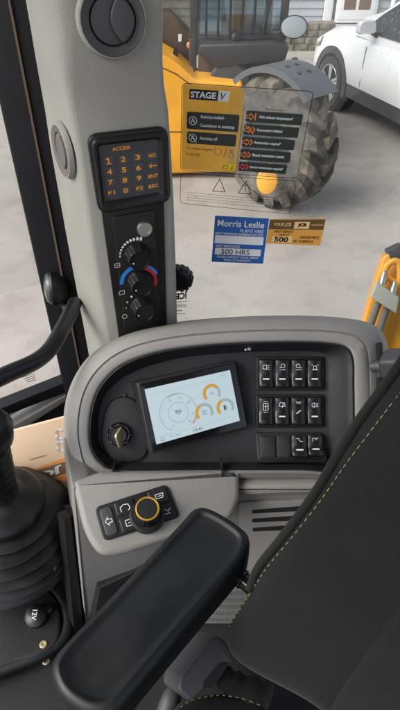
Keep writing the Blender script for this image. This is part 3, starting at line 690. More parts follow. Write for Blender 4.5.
# heater panel
mb = MB(); mb.prism(LF, kq([(101.5, 211), (164, 201), (167, 330), (121, 352)]), -.012, .0, .001); hp = mb.build('heater_panel', M['black'], pil)
mb = MB(); mb.prism(LF, rpoly(kq([(112, 216.5), (154, 209.5), (161, 320), (124, 327)]), .003, 3), -.002, .0025, .0012); mb.build('heater_plate', M['soft'], hp)
f = LF.at(*LF.px(144, 227.5))
mb = MB(); mb.lathe(f, [(.0118, 0), (.0118, .007), (.0108, .009), (.0085, .009), (.0082, .0078)], 30); mb.build('push_button', M['steel'], hp)
for i, (u, v) in enumerate(((137.2, 254.8), (139.5, 281.5), (142, 306.5))):
    f = LF.at(*LF.px(u, v))
    mb = MB(); n = 72; prof = [(.0215, .002), (.0205, .006), (.0185, .010), (.0170, .0205), (.0158, .0228), (.0148, .0228), (.0140, .0208), (.004, .0205)]
    R = []
    for k, (r, h) in enumerate(prof):
        R.append([f.W((r * (1 - (.055 if k in (1, 2, 3) and (j % 6) < 2 else 0))) * cos(2 * pi * j / n), (r * (1 - (.055 if k in (1, 2, 3) and (j % 6) < 2 else 0))) * sin(2 * pi * j / n), h) for j in range(n)])
    mb.rings(R); kn = mb.build('knob', M['black'], hp, ang=45)
    mb = MB(); a = radians(200); mb.lathe(f.at(.0105 * cos(a), .0105 * sin(a), .0209), [(.0015, 0), (.001, .0006)], 10); mb.build('pointer', M['white'], kn)
    mb = MB()
    if i == 0:
        for k in range(10):
            a = 178 - 100 * k / 9; mb.arc(f, 0, 0, .0265 - .00012 * k, .0285 + .00025 * k, a, a - 7, .003, 3)
        for cx, cy in ((-.033, -.012), (.012, .034)):
            mb.stroke(f, rpoly([(cx - .004, cy - .003), (cx + .004, cy - .003), (cx + .004, cy + .004), (cx - .004, cy + .003)], .001, 2), .0008, .003, True); mb.stroke(f, [(cx - .002, cy), (cx + .002, cy + .001)], .0008, .003)
    elif i == 1:
        m1 = MB(); m1.arc(f, 0, 0, .0262, .0325, 178, 20, .003); m1.build('cool_scale', M['blue'], hp)
        m1 = MB(); m1.arc(f, 0, 0, .0235, .0285, 92, -22, .0034); m1.build('warm_scale', M['red'], hp)
        cx, cy = -.031, -.014; mb.stroke(f, rpoly([(cx - .005, cy - .003), (cx + .004, cy - .003), (cx + .005, cy + .004), (cx - .003, cy + .003)], .001, 2), .0008, .003, True)
    else:
        for k in range(5):
            a = 175 - 95 * k / 4; mb.arc(f, 0, 0, .0265, .0268 + .0012 * (k + 1), a, a - 4 - k, .003, 3)
        cx, cy = -.031, -.012; mb.stroke(f, circ(cx, cy, .004, 12), .0008, .003, True); mb.stroke(f, circ(.008, .034, .004, 12), .0008, .003, True)
    mb.build('scale_marks', M['white'], hp)

# ------------------------------------------------------------------ grab handle and lamp, latch
mb = MB(); hd = [at_depth(u, v, d) for u, v, d in ((-60, 392, .70), (-15, 383, .74), (12, 372, .78), (36, 361, .82), (50, 349, .85), (60, 333, .88), (69, 316, .93), (75, 303, .98))]
mb.tube(cat(hd, 6, False), .0128, 18); tag(mb.build('grab_handle', M['black']), 'black bent tube grab handle fixed to the window post', 'handle')
lp = thing('work_lamp', 'small round black work lamp outside the left window, glass edge showing', 'lamp', at_depth(54, 288, 1.06))
lfm = Ax.make(at_depth(53, 287, 1.06), (-.8, -.25, .1))
mb = MB(); mb.lathe(lfm, [(.010, -.032), (.026, -.026), (.035, -.012), (.036, .004), (.032, .009)], 28); mb.build('housing', M['black'], lp)
mb = MB(); mb.lathe(lfm, [(.032, .009), (.028, .014), (.012, .018)], 28, False, True); mb.build('lens', mat('lamp_lens', (.05, .07, .065), .15), lp)
mb = MB(); mb.tube([at_depth(58, 292, 1.08), at_depth(68, 312, 1.07)], .008, 8); mb.build('stalk', M['black'], lp)
la = thing('window_latch', 'black ribbed round latch knob on the window beside the pillar', 'latch', at_depth(182, 276, .9))
f = GR.at(*GR.px(180.5, 275))
mb = MB(); mb.lathe(f, [(.012, -.01), (.0235, .002), (.025, .008), (.023, .020), (.018, .024), (.008, .024)], 40); mb.build('knob', M['black'], la)
mb = MB()
for k in range(14):
    a = 2 * pi * k / 14; g = Ax.make(f.W(.0245 * cos(a), .0245 * sin(a), .011), f.ex * cos(a) + f.ey * sin(a), up=f.n); mb.prism(g, pd(-.003, -.008, .003, .008), -.004, .0015, .001, 2)
mb.build('grip_ribs', M['soft'], la)

# ------------------------------------------------------------------ stickers on the glass
def gq(*c): return Q(GR, *c, h=.002)
G = .0008
ws = thing('warning_sticker', 'large clear and yellow warning sheet with black instruction boxes on the window', 'sticker', GR.W(*GR.px(240, 205), 0))
sq = gq((182, 83), (313.5, 91.5), (297, 178.5), (180.5, 170))
mb = MB(); mb.flat(GR, sq.rect(.005, .005, .995, .995, .006), G); mb.build('clear_film', film('clear_film', (.36, .36, .355), .40), ws)
mb = MB(); mb.flat(GR, sq.rect(.008, .012, .485, .985, .006), G * 2); mb.build('yellow_film', film('yellow_film', (.95, .52, .06), .72), ws)
mb = MB(); mb.stroke(GR, sq.rect(0, 0, 1, 1, .008, 6), .0009, G * 3, True); mb.stroke(GR, sq.pl([(.492, .18), (.482, .98)]), .0006, G * 3); lq = gq((181, 172), (296.5, 180), (290, 214), (180, 203)); mb.stroke(GR, lq.rect(0, .03, 1, 1, .008, 6), .0008, G * 3, True); mb.build('border', M['frame'], ws)
mb = MB(); mb.flat(GR, sq.rect(.06, .055, .285, .165), G * 3); mb.build('title_block', M['black'], ws)
mb = MB(); mb.flat(GR, sq.pl([(.292, .055), (.375, .055), (.365, .165), (.272, .165)]), G * 3); mb.build('title_block_white', M['white'], ws)
def tpart(parent, items, m, name='lettering', h=G * 4):
    for (string, x0, y0, x1, y1, b_, sh) in items:
        mb = MB(); mb.text(sq, string, x0, y0, x1, y1, h, b_, shear=sh); mb.build(name, m, parent)
tpart(ws, [('STAGE', .07, .075, .27, .145, .035, 0)], M['white'], 'heading'); tpart(ws, [('V', .305, .075, .348, .145, 0, .25)], M['frame'], 'numeral')
M['box'] = mat('box_black', (.012, .022, .018), .4)
rowsL = [(.045, .30, .465, .495), (.05, .525, .455, .665)]
rowsR = [(.515, .245, .955, .37), (.51, .395, .945, .515), (.505, .54, .93, .66), (.50, .685, .915, .815), (.495, .84, .90, .955)]
TX = [[('Autostop enabled -', .26, .74), ('Countdown to autostop', .26, .92)], [('Autostop off', .26, .62)], [('High exhaust temperature*', .24, .84)], [('Regeneration inhibited', .24, .70)], [('Regeneration required*', .24, .74)], [('Manual regeneration running', .24, .88)], [('Service regeneration required*', .24, .93)]]
for k, (r, ls) in enumerate(zip(rowsL + rowsR, TX)):
    a, b, c, d = r
    mb = MB(); mb.flat(GR, sq.rect(*r, .003), G * 3); bx_ = mb.build('instruction_box', M['box'], ws)
    for i, (l, f0, f1) in enumerate(ls):
        hh = (d - b) / len(ls); mg = .25 if len(ls) == 2 else .32
        tpart(bx_, [(l, a + (c - a) * f0, b + hh * (i + mg), a + (c - a) * f1, b + hh * (i + 1 - mg), .018, 0)], M['white'])
    m = MB(); cx, cy = sq.l(a + (c - a) * (.12 if k < 2 else .105), (b + d) / 2)
    if k < 2:
        m.stroke(GR, circ(cx, cy, .006, 14), .0012, G * 4, True); m.stroke(GR, [(cx - .003, cy - .003), (cx, cy + .004), (cx + .003, cy - .003)], .0012, G * 4); m.stroke(GR, [(cx - .0018, cy - .001), (cx + .0018, cy - .001)], .001, G * 4)
        if k: m.stroke(GR, [(cx - .006, cy + .007), (cx + .006, cy - .007)], .001, G * 4.5)
    else:
        m.stroke(GR, [(cx - .008, cy + .002), (cx - .002, cy + .002), (cx - .002, cy + .005), (cx + .003, cy), (cx - .002, cy - .005), (cx - .002, cy - .002), (cx - .008, cy - .002)], .0012, G * 4, True)
        m.stroke(GR, [(cx + .005, cy - .005), (cx + .006, cy + .005)] if k == 2 else [(cx + .004, cy - .004), (cx + .008, cy), (cx + .004, cy + .004)], .0016, G * 4)
        if k == 3: m.stroke(GR, [(cx - .006, cy + .006), (cx + .006, cy - .006)], .0012, G * 4.5)
    m.build('symbol', M['white'] if k < 2 else M['oprint'] if k < 6 else M['redprint'], bx_)
tpart(ws, [('To restart engine', .045, .70, .265, .745, 0, 0), ('SCAN ME', .045, .775, .16, .81, 0, 0), ('Regeneration', .66, .205, .80, .232, 0, 0)], M['frame'], 'small_print')
m = MB(); m.stroke(GR, circ(*sq.l(.315, .735), .0055, 14), .0006, G * 4, True); m.stroke(GR, sq.pl([(.365, .80), (.385, .69)]), .0007, G * 4); m.stroke(GR, circ(*sq.l(.425, .77), .004, 12), .0006, G * 4, True); m.text(sq, 'NO', .41, .70, .44, .73, G * 4); m.build('restart_symbol', M['frame'], ws)
mb = MB(); mb.flat(GR, sq.rect(.355, .885, .472, .955), G * 3); ym = mb.build('small_yellow_mark', mat('yellow_print', (.85, .65, .02), .5), ws)
m = MB(); m.stroke(GR, sq.rect(.37, .90, .405, .94), .0006, G * 4, True); m.stroke(GR, sq.pl([(.43, .94), (.445, .895), (.46, .94)]), .0006, G * 4, True); m.build('symbol', M['frame'], ym)
for k, (cx, w_) in enumerate(((.345, .055), (.575, .055))):
    m = MB(); m.stroke(GR, lq.pl([(cx - w_, .50), (cx, .12), (cx + w_, .50)]), .0011, G * 4, True)
    if k: m.stroke(GR, lq.pl([(.575, .24), (.575, .38)]), .0011, G * 4); m.stroke(GR, lq.pl([(.575, .42), (.575, .45)]), .0011, G * 4)
    m.build('warning_triangle', M['frame'], ws)
random.seed(3)
for y in (.62, .70, .78, .86):
    x = .06; m = MB()
    while x < .93:
        w_ = random.uniform(.012, .035); m.stroke(GR, lq.pl([(x, y), (x + w_, y)]), .0006, G * 4); x += w_ + .008
    m.build('fine_print', M['frame'], ws)

bs = thing('hire_sticker', 'blue and white plant hire sticker with handwritten 500 HRS on the window', 'sticker', GR.W(*GR.px(240, 263), 0))
bq = gq((215, 216), (269, 219), (263, 264), (211.5, 262))
mb = MB(); mb.prism(GR, bq.rect(0, 0, 1, 1, .001, 2), 0, .0012); mb.build('blue_backing', mat('sticker_blue', (.015, .10, .36), .45), bs)
mb = MB(); mb.flat(GR, bq.rect(.03, .40, .95, .575), .0016); mb.flat(GR, bq.rect(.05, .675, .93, .825), .0016)
mb.text(bq, 'Morris Leslie', .06, .07, .93, .205, .0019, .012); mb.text(bq, 'PLANT HIRE', .50, .245, .93, .315, .0017)
mb.text(bq, 'NEXT THOROUGH EXAMINATION DUE', .03, .335, .93, .385, .0017, .01); mb.text(bq, 'NEXT SERVICE DUE', .06, .605, .52, .655, .0017, .01)
mb.text(bq, 'PLEASE CONTACT LOCAL DEPOT', .10, .85, .90, .895, .0017, .01); mb.text(bq, 'PRIOR TO DUE DATE', .24, .92, .74, .965, .0017, .01); mb.build('white_print', M['white'], bs)
mb = MB(); mb.text(bq, '500 HRS', .17, .69, .72, .81, .002, .005); mb.build('handwriting', M['frame'], bs)
os_ = thing('service_sticker', 'orange and brown service due sticker with handwritten 500 beside the blue sticker', 'sticker', GR.W(*GR.px(295, 244), 0))
oq = gq((270, 219.5), (326, 219), (320, 246), (266, 243.5))
mb = MB(); mb.prism(GR, oq.rect(0, 0, 1, 1, .001, 2), 0, .0012); mb.build('orange_backing', mat('sticker_orange', (.62, .30, .05), .5), os_)
mb = MB(); mb.flat(GR, oq.rect(.0, .02, .99, .40), .0016); mb.build('brown_band', mat('sticker_brown', (.10, .06, .02), .5), os_)
mb = MB(); mb.flat(GR, oq.rect(.46, .10, .73, .36), .0019); mb.text(oq, 'YOUR JCB', .08, .14, .40, .30, .0019, .02); mb.text(oq, 'www.jcb.com', .76, .16, .97, .28, .0019); mb.flat(GR, oq.rect(.09, .68, .47, .93), .0019); mb.build('white_print', mat('pale_orange_print', (.72, .50, .22), .5), os_)
mb = MB(); mb.text(oq, 'JCB', .52, .15, .68, .31, .0022, .06); mb.text(oq, 'NEXT SERVICE', .12, .44, .46, .53, .0019, .01); mb.text(oq, 'DUE AT', .22, .57, .40, .65, .0019, .01); mb.text(oq, '500', .14, .70, .40, .91, .0022, .03)
mb.text(oq, 'HRS', .49, .80, .57, .90, .0019); mb.text(oq, 'GENUINE PARTS', .60, .64, .95, .74, .0019, .01); mb.text(oq, '& SERVICE', .60, .80, .86, .90, .0019, .01)
mb.build('dark_print', M['frame'], os_)
gk = thing('glass_mark', 'small black maker mark printed low on the window under the latch', 'marking', GR.W(*GR.px(182, 312), 0))
mq = gq((174, 291), (189, 289), (189, 316), (175, 316))
mb = MB(); mb.text(mq, 'JCB', .05, .05, .9, .36, .0004, .04, rot=True); mb.stroke(GR, mq.pl([(.1, .47), (.9, .45)]), .0012, .0004); mb.text(mq, 'TEMPERED', .1, .56, .85, .68, .0004); mb.stroke(GR, mq.pl([(.1, .8), (.5, .8)]), .002, .0004); mb.stroke(GR, mq.pl([(.1, .93), (.75, .93)]), .001, .0004); mb.build('print', M['frame'], gk)
gm2 = thing('glass_mark', 'faint round maker mark low on the left pane below the grab handle', 'marking', GL.W(*GL.px(28, 378), 0))
mb = MB(); f = GL.at(*GL.px(28, 376)); mb.stroke(f, circ(0, .012, .007, 12), .0012, .0006, True)
for k in range(4): mb.stroke(f, [(-.013 + .003 * k, .002 - .006 * k), (.014, .002 - .006 * k)], .0016, .0006)
mb.build('print', M['mgrey'], gm2)

# ------------------------------------------------------------------ document folder (cream and orange) in the corner
FF = Fr(at_depth(40, 458, 1.0), 22, 28)
fo = thing('document_folder', 'cream and orange printed folder propped behind the steering gaiter', 'folder', FF.W(*FF.px(40, 490), 0))
mb = MB(); mb.prism(FF, FF.pp([(-20, 440), (74, 415), (80, 486), (-20, 515)]), -.012, 0, .001, 2); mb.build('cover', mat('cream_cover', (.80, .60, .42), .4, var=.08, vscale=9), fo)
mb = MB(); mb.flat(FF, FF.pp([(-20, 489), (76, 453.5), (78, 478), (-20, 506)]), .0005); mb.build('orange_band', mat('orange_cover', (.80, .33, .10), .4, var=.1, vscale=10), fo)
mb = MB(); mb.flat(FF, FF.pp([(20, 475), (66.5, 461), (67.5, 472), (24, 486)]), .001); mb.build('brown_box', mat('brown_cover', (.20, .13, .08), .4), fo)
lqd = Q(FF, (20, 475), (66.5, 461), (67.5, 472), (24, 486)); lqv = Q(FF, (54.5, 430), (66, 425), (68, 450), (57, 454))
mb = MB(); mb.text(lqd, 'JCB', .12, .12, .88, .88, .0015, .05, rot=True); mb.build('lettering', M['white'], fo); mb = MB()
for y in (0.04, .54): mb.stroke(FF, rpoly(lqv.pl([(.9, y + .04), (.1, y + .04), (.1, y + .38), (.9, y + .38)]), .004, 4), .0045, .001)
mb.build('white_mark', M['white'], fo); mb = MB(); mb.stroke(FF, FF.pp([(30, 459.5), (46, 455)]), .0012, .001); mb.build('printed_line', M['seal'], fo)

# ------------------------------------------------------------------ side console
CO = at_depth(220, 420, .85); CF = Fr(CO, 0, 40)
con = thing('side_console', 'grey moulded side console with black instrument fascia, lit display and switches', 'console', Vector((.03, .66, FZ)))
O = [(78, 478), (68, 446), (66, 418), (71, 391), (84, 366), (104, 347), (132, 333.5), (180, 324), (240, 319), (300, 318), (345, 320.5), (371, 327), (383, 341), (386.5, 370), (387, 420), (388, 478), (300, 479), (200, 479), (120, 479)]
I = [(101, 463), (91, 447), (89.5, 428), (93, 404), (102, 384), (121, 366), (149, 354.5), (186, 347.5), (240, 343), (300, 342), (331, 343.5), (347, 348), (353, 361), (353.5, 385), (354, 420), (354, 470), (300, 470), (200, 470), (120, 470)]
def ring(f, h, src=None):
    P_ = lerp2(O, I, f); P_ = cat2(P_, 7); return [CF.W(*CF.px(u, v, h), h) for u, v in P_]
def sring(base, d, h, hp):  # inset in pixels of the opening
    P_ = cat2(base, 7); q = inset(P_, d if area(P_) > 0 else -d); return [CF.W(*CF.px(u, v, hp), h) for u, v in q]
mb = MB(); mb.rings([ring(-.10, -.17), ring(-.08, -.11), ring(0, -.035), ring(.06, -.014), ring(.2, -.004), ring(.48, .002), ring(.50, -.001), ring(.54, -.001), ring(.56, .002), ring(.86, .004), ring(.95, .002), ring(1, -.003), ring(1.0, -.012)], True, False)
shell = mb.build('shell', M['grey'], con, ang=50)
IB = [(112, 456), (101, 446), (98, 428), (100, 408), (108, 391), (126, 376), (152, 365), (187, 357), (240, 352.5), (298, 351), (318, 352), (325, 355), (328, 364), (328, 386), (328, 420), (330, 460), (300, 462), (200, 462), (124, 461)]
def bring(A, B, f, h): return [CF.W(*CF.px(u, v, h), h) for u, v in cat2(lerp2(A, B, f), 7)]
mb = MB(); mb.rings([ring(.985, -.012), ring(1.0, .001), ring(1.04, .002), bring(I, IB, .22, -.002), bring(I, IB, .3, -.006), bring(I, IB, .92, -.028), bring(I, IB, 1, -.030)], False, True); mb.build('fascia', M['fascia'], con, ang=40)
# ignition plinth, lock and key
mb = MB(); mb.prism(CF, cat2(CF.pp([(101, 440), (106, 408), (120, 397), (136, 402), (142, 425), (147, 450), (138, 461), (114, 461)], -.024), 5), -.032, -.024, .003); mb.build('ignition_plinth', M['fascia'], con)
f = CF.at(*CF.px(119.5, 434.5, -.02), -.024)
mb = MB(); mb.lathe(f, [(.0195, 0), (.0195, .004), (.017, .007), (.0145, .007), (.014, .012), (.0125, .014), (.004, .014)], 36)
for k in range(8):
    a = 2 * pi * k / 8; mb.prism(f.at(.0165 * cos(a), .0165 * sin(a), .006), pd(-.003, -.002, .003, .002), 0, .004, .001, 2)
ig = mb.build('ignition_switch', M['gloss'], con)
mb = MB(); kf = Ax.make(f.W(.004, -.001, .018), (.93, -.32, .15), up=(0, 0, 1)); mb.prism(kf, rpoly([(-.013, -.016), (.010, -.016), (.010, .014), (-.013, .014)], .006, 5), -.0016, .0016, .0006, 2); mb.build('key', M['brass'], ig)
mb = MB(); mb.lathe(CF.at(*CF.px(123.5, 395.5, -.02), -.0285), [(.0035, 0), (.003, .002)], 16); mb.build('sensor_dot', M['gloss'], con)
mb = MB(); f = CF.at(*CF.px(247.5, 349.2, -.01), -.0155); mb.flat(f, [(-.0045, -.002), (-.001, -.002), (-.0028, .002)], 0.001); mb.stroke(f, [(.001, -.001), (.005, -.001), (.005, .0015), (.001, .0015)], .0009, .001, True); mb.build('fascia_mark', M['white'], con)
# display
DF = Fr(at_depth(192, 409, .838), 19, 40)
dp = lambda l, h=0: DF.pp(l, h)
mb = MB(); mb.prism(DF, rpoly(dp([(136.5, 382.5), (236.3, 359.5), (249.5, 428.8), (151, 455)]), .006, 4), -.07, -.004, .004); du = mb.build('display_unit', M['fascia'], con)
mb = MB(); mb.prism(DF, rpoly(dp([(139.5, 384.4), (234.5, 362.3), (247, 426.8), (151.8, 451.3)]), .003, 4), -.006, .0008, .0008, 2); mb.build('display_glass', M['gloss'], du)
SQ = Q(DF, (144.4, 389.3), (229.7, 370.0), (239.6, 420.6), (156.3, 444.3))
mb = MB(); mb.flat(DF, SQ.rect(0, 0, 1, 1), .0012); mb.build('screen', M['screen'], du)
pxm = .838 / FOC
g1, g2, g3, g4 = MB(), MB(), MB(), MB(); pk = MB(); gn = MB()
cx, cy = SQ.l(.315, .545); h = .0016
R1 = 19.5 * pxm
g1.arc(DF, cx, cy, R1 * .97, R1, 235, -50, h, 48); g1.arc(DF, cx, cy, R1 * .50, R1 * .53, 0, 360, h, 40)
for k in range(29):
    a = radians(235 - 285 * k / 28); r0 = R1 * (.86 if k % 4 == 0 else .91); g2.stroke(DF, [(cx + r0 * cos(a), cy + r0 * sin(a)), (cx + R1 * .96 * cos(a), cy + R1 * .96 * sin(a))], .0004, h)
for k, s_ in ((0, '0'), (12, '10'), (16, '15'), (20, '20'), (25, '25'), (28, '30')):
    a = radians(235 - 285 * k / 28); fx = DF.at(cx + R1 * .74 * cos(a), cy + R1 * .74 * sin(a)); V, Fc = text_geo(s_); sw = .0018 * len(s_); g2.add([fx.W((x - .5) * sw, (y - .5) * .0028, h) for x, y in V], Fc)
pk.arc(DF, cx, cy, R1 * .90, R1 * .97, -22, -48, h * 1.1, 8); gn.arc(DF, cx, cy, R1 * .90, R1 * .97, 112, 78, h * 1.1, 8)
fx = DF.at(cx, cy); V, Fc = text_geo('950', .02); g2.add([fx.W((x - .5) * .0105, (y - .2) * .0050, h) for x, y in V], Fc); V, Fc = text_geo('rpm'); g2.add([fx.W((x - .5) * .006, (y - 1.9) * .0022, h) for x, y in V], Fc)
g2.build('dial_figures', M['scr_dark'], du); g2 = MB()
for (u, v, icn, lvl) in ((211.6, 393.2, 'hrs', .72), (204.2, 412.3, 'temp', .40), (225.2, 407.3, 'fuel', .42)):
    x, y = DF.px(u, v); r = 9.4 * pxm
    g1.arc(DF, x, y, r * .68, r, 215 - 250 * lvl, -35, h, 24); g3.arc(DF, x, y, r * .66, r * 1.02, 215, 215 - 250 * lvl, h * 1.05, 24)
    f = DF.at(x, y)
    if icn == 'hrs': V, Fc = text_geo('152'); g2.add([f.W((q - .5) * .0065, (z - .5) * .0038, h) for q, z in V], Fc)
    elif icn == 'fuel': g2.flat(f, pd(-.003, -.004, .001, .004), h); g2.stroke(f, [(.001, .001), (.0032, .001), (.0032, -.003)], .0006, h)
    else: g2.stroke(f, pd(-.003, -.003, .003, .003), .0006, h, True); g2.stroke(f, [(0, -.002), (0, .0025)], .0008, h)
    g2.build('gauge_icon', M['scr_dark'], du); g2 = MB()
g1.stroke(DF, SQ.pl([(.03, .115), (.97, .115)]), .0004, h); g1.stroke(DF, SQ.pl([(.03, .885), (.97, .885)]), .0004, h); g1.stroke(DF, SQ.pl([(.30, .885), (.30, .98)]), .0004, h); g1.stroke(DF, SQ.pl([(.70, .885), (.70, .98)]), .0004, h)
g2.text(SQ, '10:45', .44, .915, .55, .965, h, .01); g2.text(SQ, '4.1 mph', .17, .915, .28, .955, h); g2.stroke(DF, SQ.rect(.06, .91, .10, .965), .0006, h, True)
g1.text(SQ, '14C', .88, .035, .94, .085, h)
g1.build('dial_rings', M['scr_grey'], du); g2.build('clock_figures', M['scr_dark'], du); g3.build('gauge_bars', M['scr_or'], du); pk.build('red_zone', M['scr_pink'], du); gn.build('green_zone', M['scr_green'], du)

# rocker switches
HB = -.031
def rocker(u0, v0, u1, v1, icon, base=HB, fr=CF, lit=True, tilt=0):
    h0 = base; x0, y0 = fr.px(u0, v1, h0 + .008); x1, y1 = fr.px(u1, v0, h0 + .008)
    prof = [(0, .0), (0, .009), (.03, .0125), (.12, .0135), (.30, .0105), (.48, .0085), (.56, .0088), (.75, .0105), (.93, .0125), (.985, .0115), (1, .008), (1, 0)]
    cols = [(0, -.006), (.03, -.0015), (.1, 0), (.5, .0004), (.9, 0), (.97, -.0015), (1, -.006)]
    mb = MB(); n = len(cols); V = []; Fc = []
    for t, hh in prof:
        tt = .5 + (t - .5) 
        for c, d in cols:
            cc = c if 0.02 < tt < .98 else .03 + c * .94
            V.append(fr.W(x0 + (x1 - x0) * cc, y0 + (y1 - y0) * tt, h0 + max(0, hh + d) + tilt * tt))
    for i in range(len(prof) - 1):
        for j in range(n - 1): Fc.append((i * n + j, i * n + j + 1, (i + 1) * n + j + 1, (i + 1) * n + j))
    mb.add(V, Fc); o = mb.build('rocker_switch', M['rock'], con, ang=70)
    cx = (x0 + x1) / 2; W_ = x1 - x0; H_ = y1 - y0; ih = h0 + .0116 + tilt * .75
    if lit:
        mb = MB(); yy = y0 + H_ * .32; mb.prism(fr, rpoly(pd(cx - W_ * .22, yy - .0011, cx + W_ * .22, yy + .0011), .0008, 2), h0 + .0085 + tilt * .3, h0 + .0118 + tilt * .3); mb.build('indicator_bar', M['bar'], o)
    mb = MB(); f = fr.at(cx, y0 + H_ * .72, ih)
    k = W_ * .22; st = lambda p, c=False: mb.stroke(f, [(x * k, y * k) for x, y in p], .00075, .0006, c)
    if icon == 'lamp': st([(-1, .5), (.1, .7), (.1, -.7), (-1, -.4)], True); st([(.4, .5), (1, .6)]); st([(.4, 0), (1, 0)]); st([(.4, -.5), (1, -.7)])
    elif icon == 'arrow_lamp': st(circ(.2, .4, .6, 10), True); st([(-.8, -.8), (.9, -.8)]); st([(-.8, -.2), (-.3, .2)])
    elif icon == 'lamp_arrow': st(circ(-.2, .4, .6, 10), True); st([(-.9, -.8), (.8, -.8)]); st([(.4, -.2), (.9, -.2)])
    elif icon == 'beacon': st([(-.5, -.6), (-.4, .4), (.4, .4), (.5, -.6)], True); st([(-1, .8), (-.7, .5)]); st([(1, .8), (.7, .5)]); st([(-.9, -.8), (.9, -.8)])
    elif icon == 'window': st([(-.7, -1.6), (.7, -1.6), (.7, .5), (-.7, .5)], True); st([(-.7, -.5), (.7, -.5)]); st([(0, -1.6), (0, .5)]); st([(-.6, 1.0), (.6, 1.0)]); st([(-.6, -2.2), (.6, -2.2)])
    elif icon == 'wiper': st([(-.9, -.4), (-.7, .7), (.7, .7), (.9, -.4)], True); st([(0, -.9), (.3, .5)])
    elif icon == 'tool': st([(-.8, .9), (.8, .9)]); st([(-.5, .5), (.5, .5)]); st([(-.7, -2.6), (.5, -1.6)]); st([(-.4, -2.6), (.7, -1.7)]); st([(-.7, -2.6), (-.4, -2.6)])
    elif icon == 'fog': st([(-.1, .7), (-.9, .4), (-.9, -.4), (-.1, -.7)], True); st([(.3, .5), (1, .5)]); st([(.3, 0), (1, 0)]); st([(.3, -.5), (1, -.5)])
    elif icon == 'seat': st([(-.8, .6), (-.1, .6), (.1, -.2), (.9, -.2)])
    else: st([(-.8, .5), (.8, .5)]); st([(-.8, .5), (-.8, -.5)]); st([(-.2, .1), (.3, .1)])
    mb.build('symbol', M['white'], o)
for (u0, v0, u1, v1) in ((255.8, 356.6, 324.2, 390.6), (255.5, 394.4, 324, 427.6)):
    mb = MB(); mb.prism(CF, rpoly(CF.pp([(u0, v0), (u1, v0), (u1, v1), (u0, v1)], -.026), .004, 4), -.034, -.025, .002); mb.build('switch_bezel', M['soft'], con)
for i, ic_ in enumerate(('lamp', 'arrow_lamp', 'lamp_arrow', 'beacon')): rocker(258.6 + 16.2 * i, 359.0, 273.2 + 16.2 * i, 388.2, ic_)
for i, ic_ in enumerate(('window', 'wiper', 'tool', 'fog')): rocker(258.2 + 16.3 * i, 396.8, 272.9 + 16.3 * i, 425.4, ic_, lit=ic_ in ('wiper', 'fog'))
# sloping lower shelf with blanks and two rockers
TF = Fr(CF.W(*CF.px(290, 452, -.02), -.02), 0, 55)
mb = MB(); mb.prism(TF, rpoly(TF.pp([(255, 432), (322, 432), (328, 462), (258, 462)]), .003, 3), -.03, .0, .002); mb.build('switch_shelf', M['fascia'], con)
for (u0, v0, u1, v1) in ((259.6, 436, 274.8, 457.5), (276.2, 435.5, 290, 457.5)):
    mb = MB(); mb.prism(TF, rpoly(TF.pp([(u0, v0), (u1, v0), (u1 + .8, v1), (u0 + .8, v1)], .002), .0015, 2), -.005, .003, .0012, 2); mb.build('blanking_plate', M['fascia'], con)
rocker(291.8, 434.5, 306.8, 457.5, 'seat', base=.0, fr=TF); rocker(308, 434, 322.6, 456.5, 'arm', base=.0, fr=TF)
mb = MB(); mb.prism(TF, TF.pp([(258, 459), (324, 459), (325, 462.5), (259, 462.5)]), 0, .004, .001); mb.build('shelf_lip', M['black'], con)
# slot at the right end
mb = MB(); mb.prism(CF, rpoly(CF.pp([(377.5, 342), (383, 342), (383, 402), (377.5, 402)], .0), .004, 4), -.05, -.002); 
EF = Fr(CF.W(*CF.px(378, 370, -.01), -.01), 0, 40)
mb = MB(); mb.prism(CF, rpoly(CF.pp([(377.3, 343), (382.6, 341.5), (383.4, 402), (378, 404)], .004), .0042, 4), -.02, .0042, .001, 2); mb.build('belt_slot', M['ventdark'], con)
mb = MB(); mb.prism(CF, CF.pp([(377.5, 366), (389, 365), (389, 377), (377.5, 378)], .004), -.01, .0065, .002); mb.build('slot_clip', M['vent'], con)
# lower body
LV = Fr(CF.W(*CF.px(240, 481, -.02), -.02), 0, 14)
mb = MB(); mb.prism(LV, LV.pp([(108, 478), (410, 478), (410, 790), (150, 790), (128, 640)]), -.25, 0, .006); mb.build('lower_body', M['lower'], con)
mb = MB(); mb.prism(CF, CF.pp([(112, 470.5), (354, 470.5), (354, 478), (112, 478)], -.005), -.06, -.008, .002); mb.build('lower_lip', M['lower'], con)
mb = MB(); mb.prism(LV, rpoly(LV.pp([(235, 487), (400, 483), (400, 492), (237, 497)], .02), .004, 3), -.01, .02, .006); mb.build('ledge', M['lower'], con)
mb = MB(); mb.prism(LV, rpoly(LV.pp([(238, 503), (400, 497), (400, 590), (300, 600), (243, 585)], .006), .01, 4), -.01, .006, .004); mb.build('vent_panel', M['grey'], con)
for (u0, v0, u1, v1) in ((252, 511.5, 306, 508), (252, 520.5, 301, 517.5), (252.5, 529.5, 296, 527)):
    mb = MB(); mb.prism(LV, rpoly(LV.pp([(u0, v0 - 1.7), (u1, v1 - 2.4), (u1, v1 + 2.4), (u0, v0 + 1.7)], .006), .0032, 4), 0, .0068); mb.build('vent_slot', M['ventdark'], con)
for u in (112.3, 221.5):
    mb = MB(); mb.prism(LV, LV.pp([(u, 470), (u + 1.2, 470), (u + 1.2, 486), (u, 486)], .022), -.01, .022); mb.build('panel_gap', M['ventdark'], con)
mb = MB(); mb.prism(LV, LV.pp([(120, 590), (260, 590), (400, 620), (400, 790), (120, 790)], .004), -.01, .004, .002); mb.build('perforated_panel', M['perf'], con)

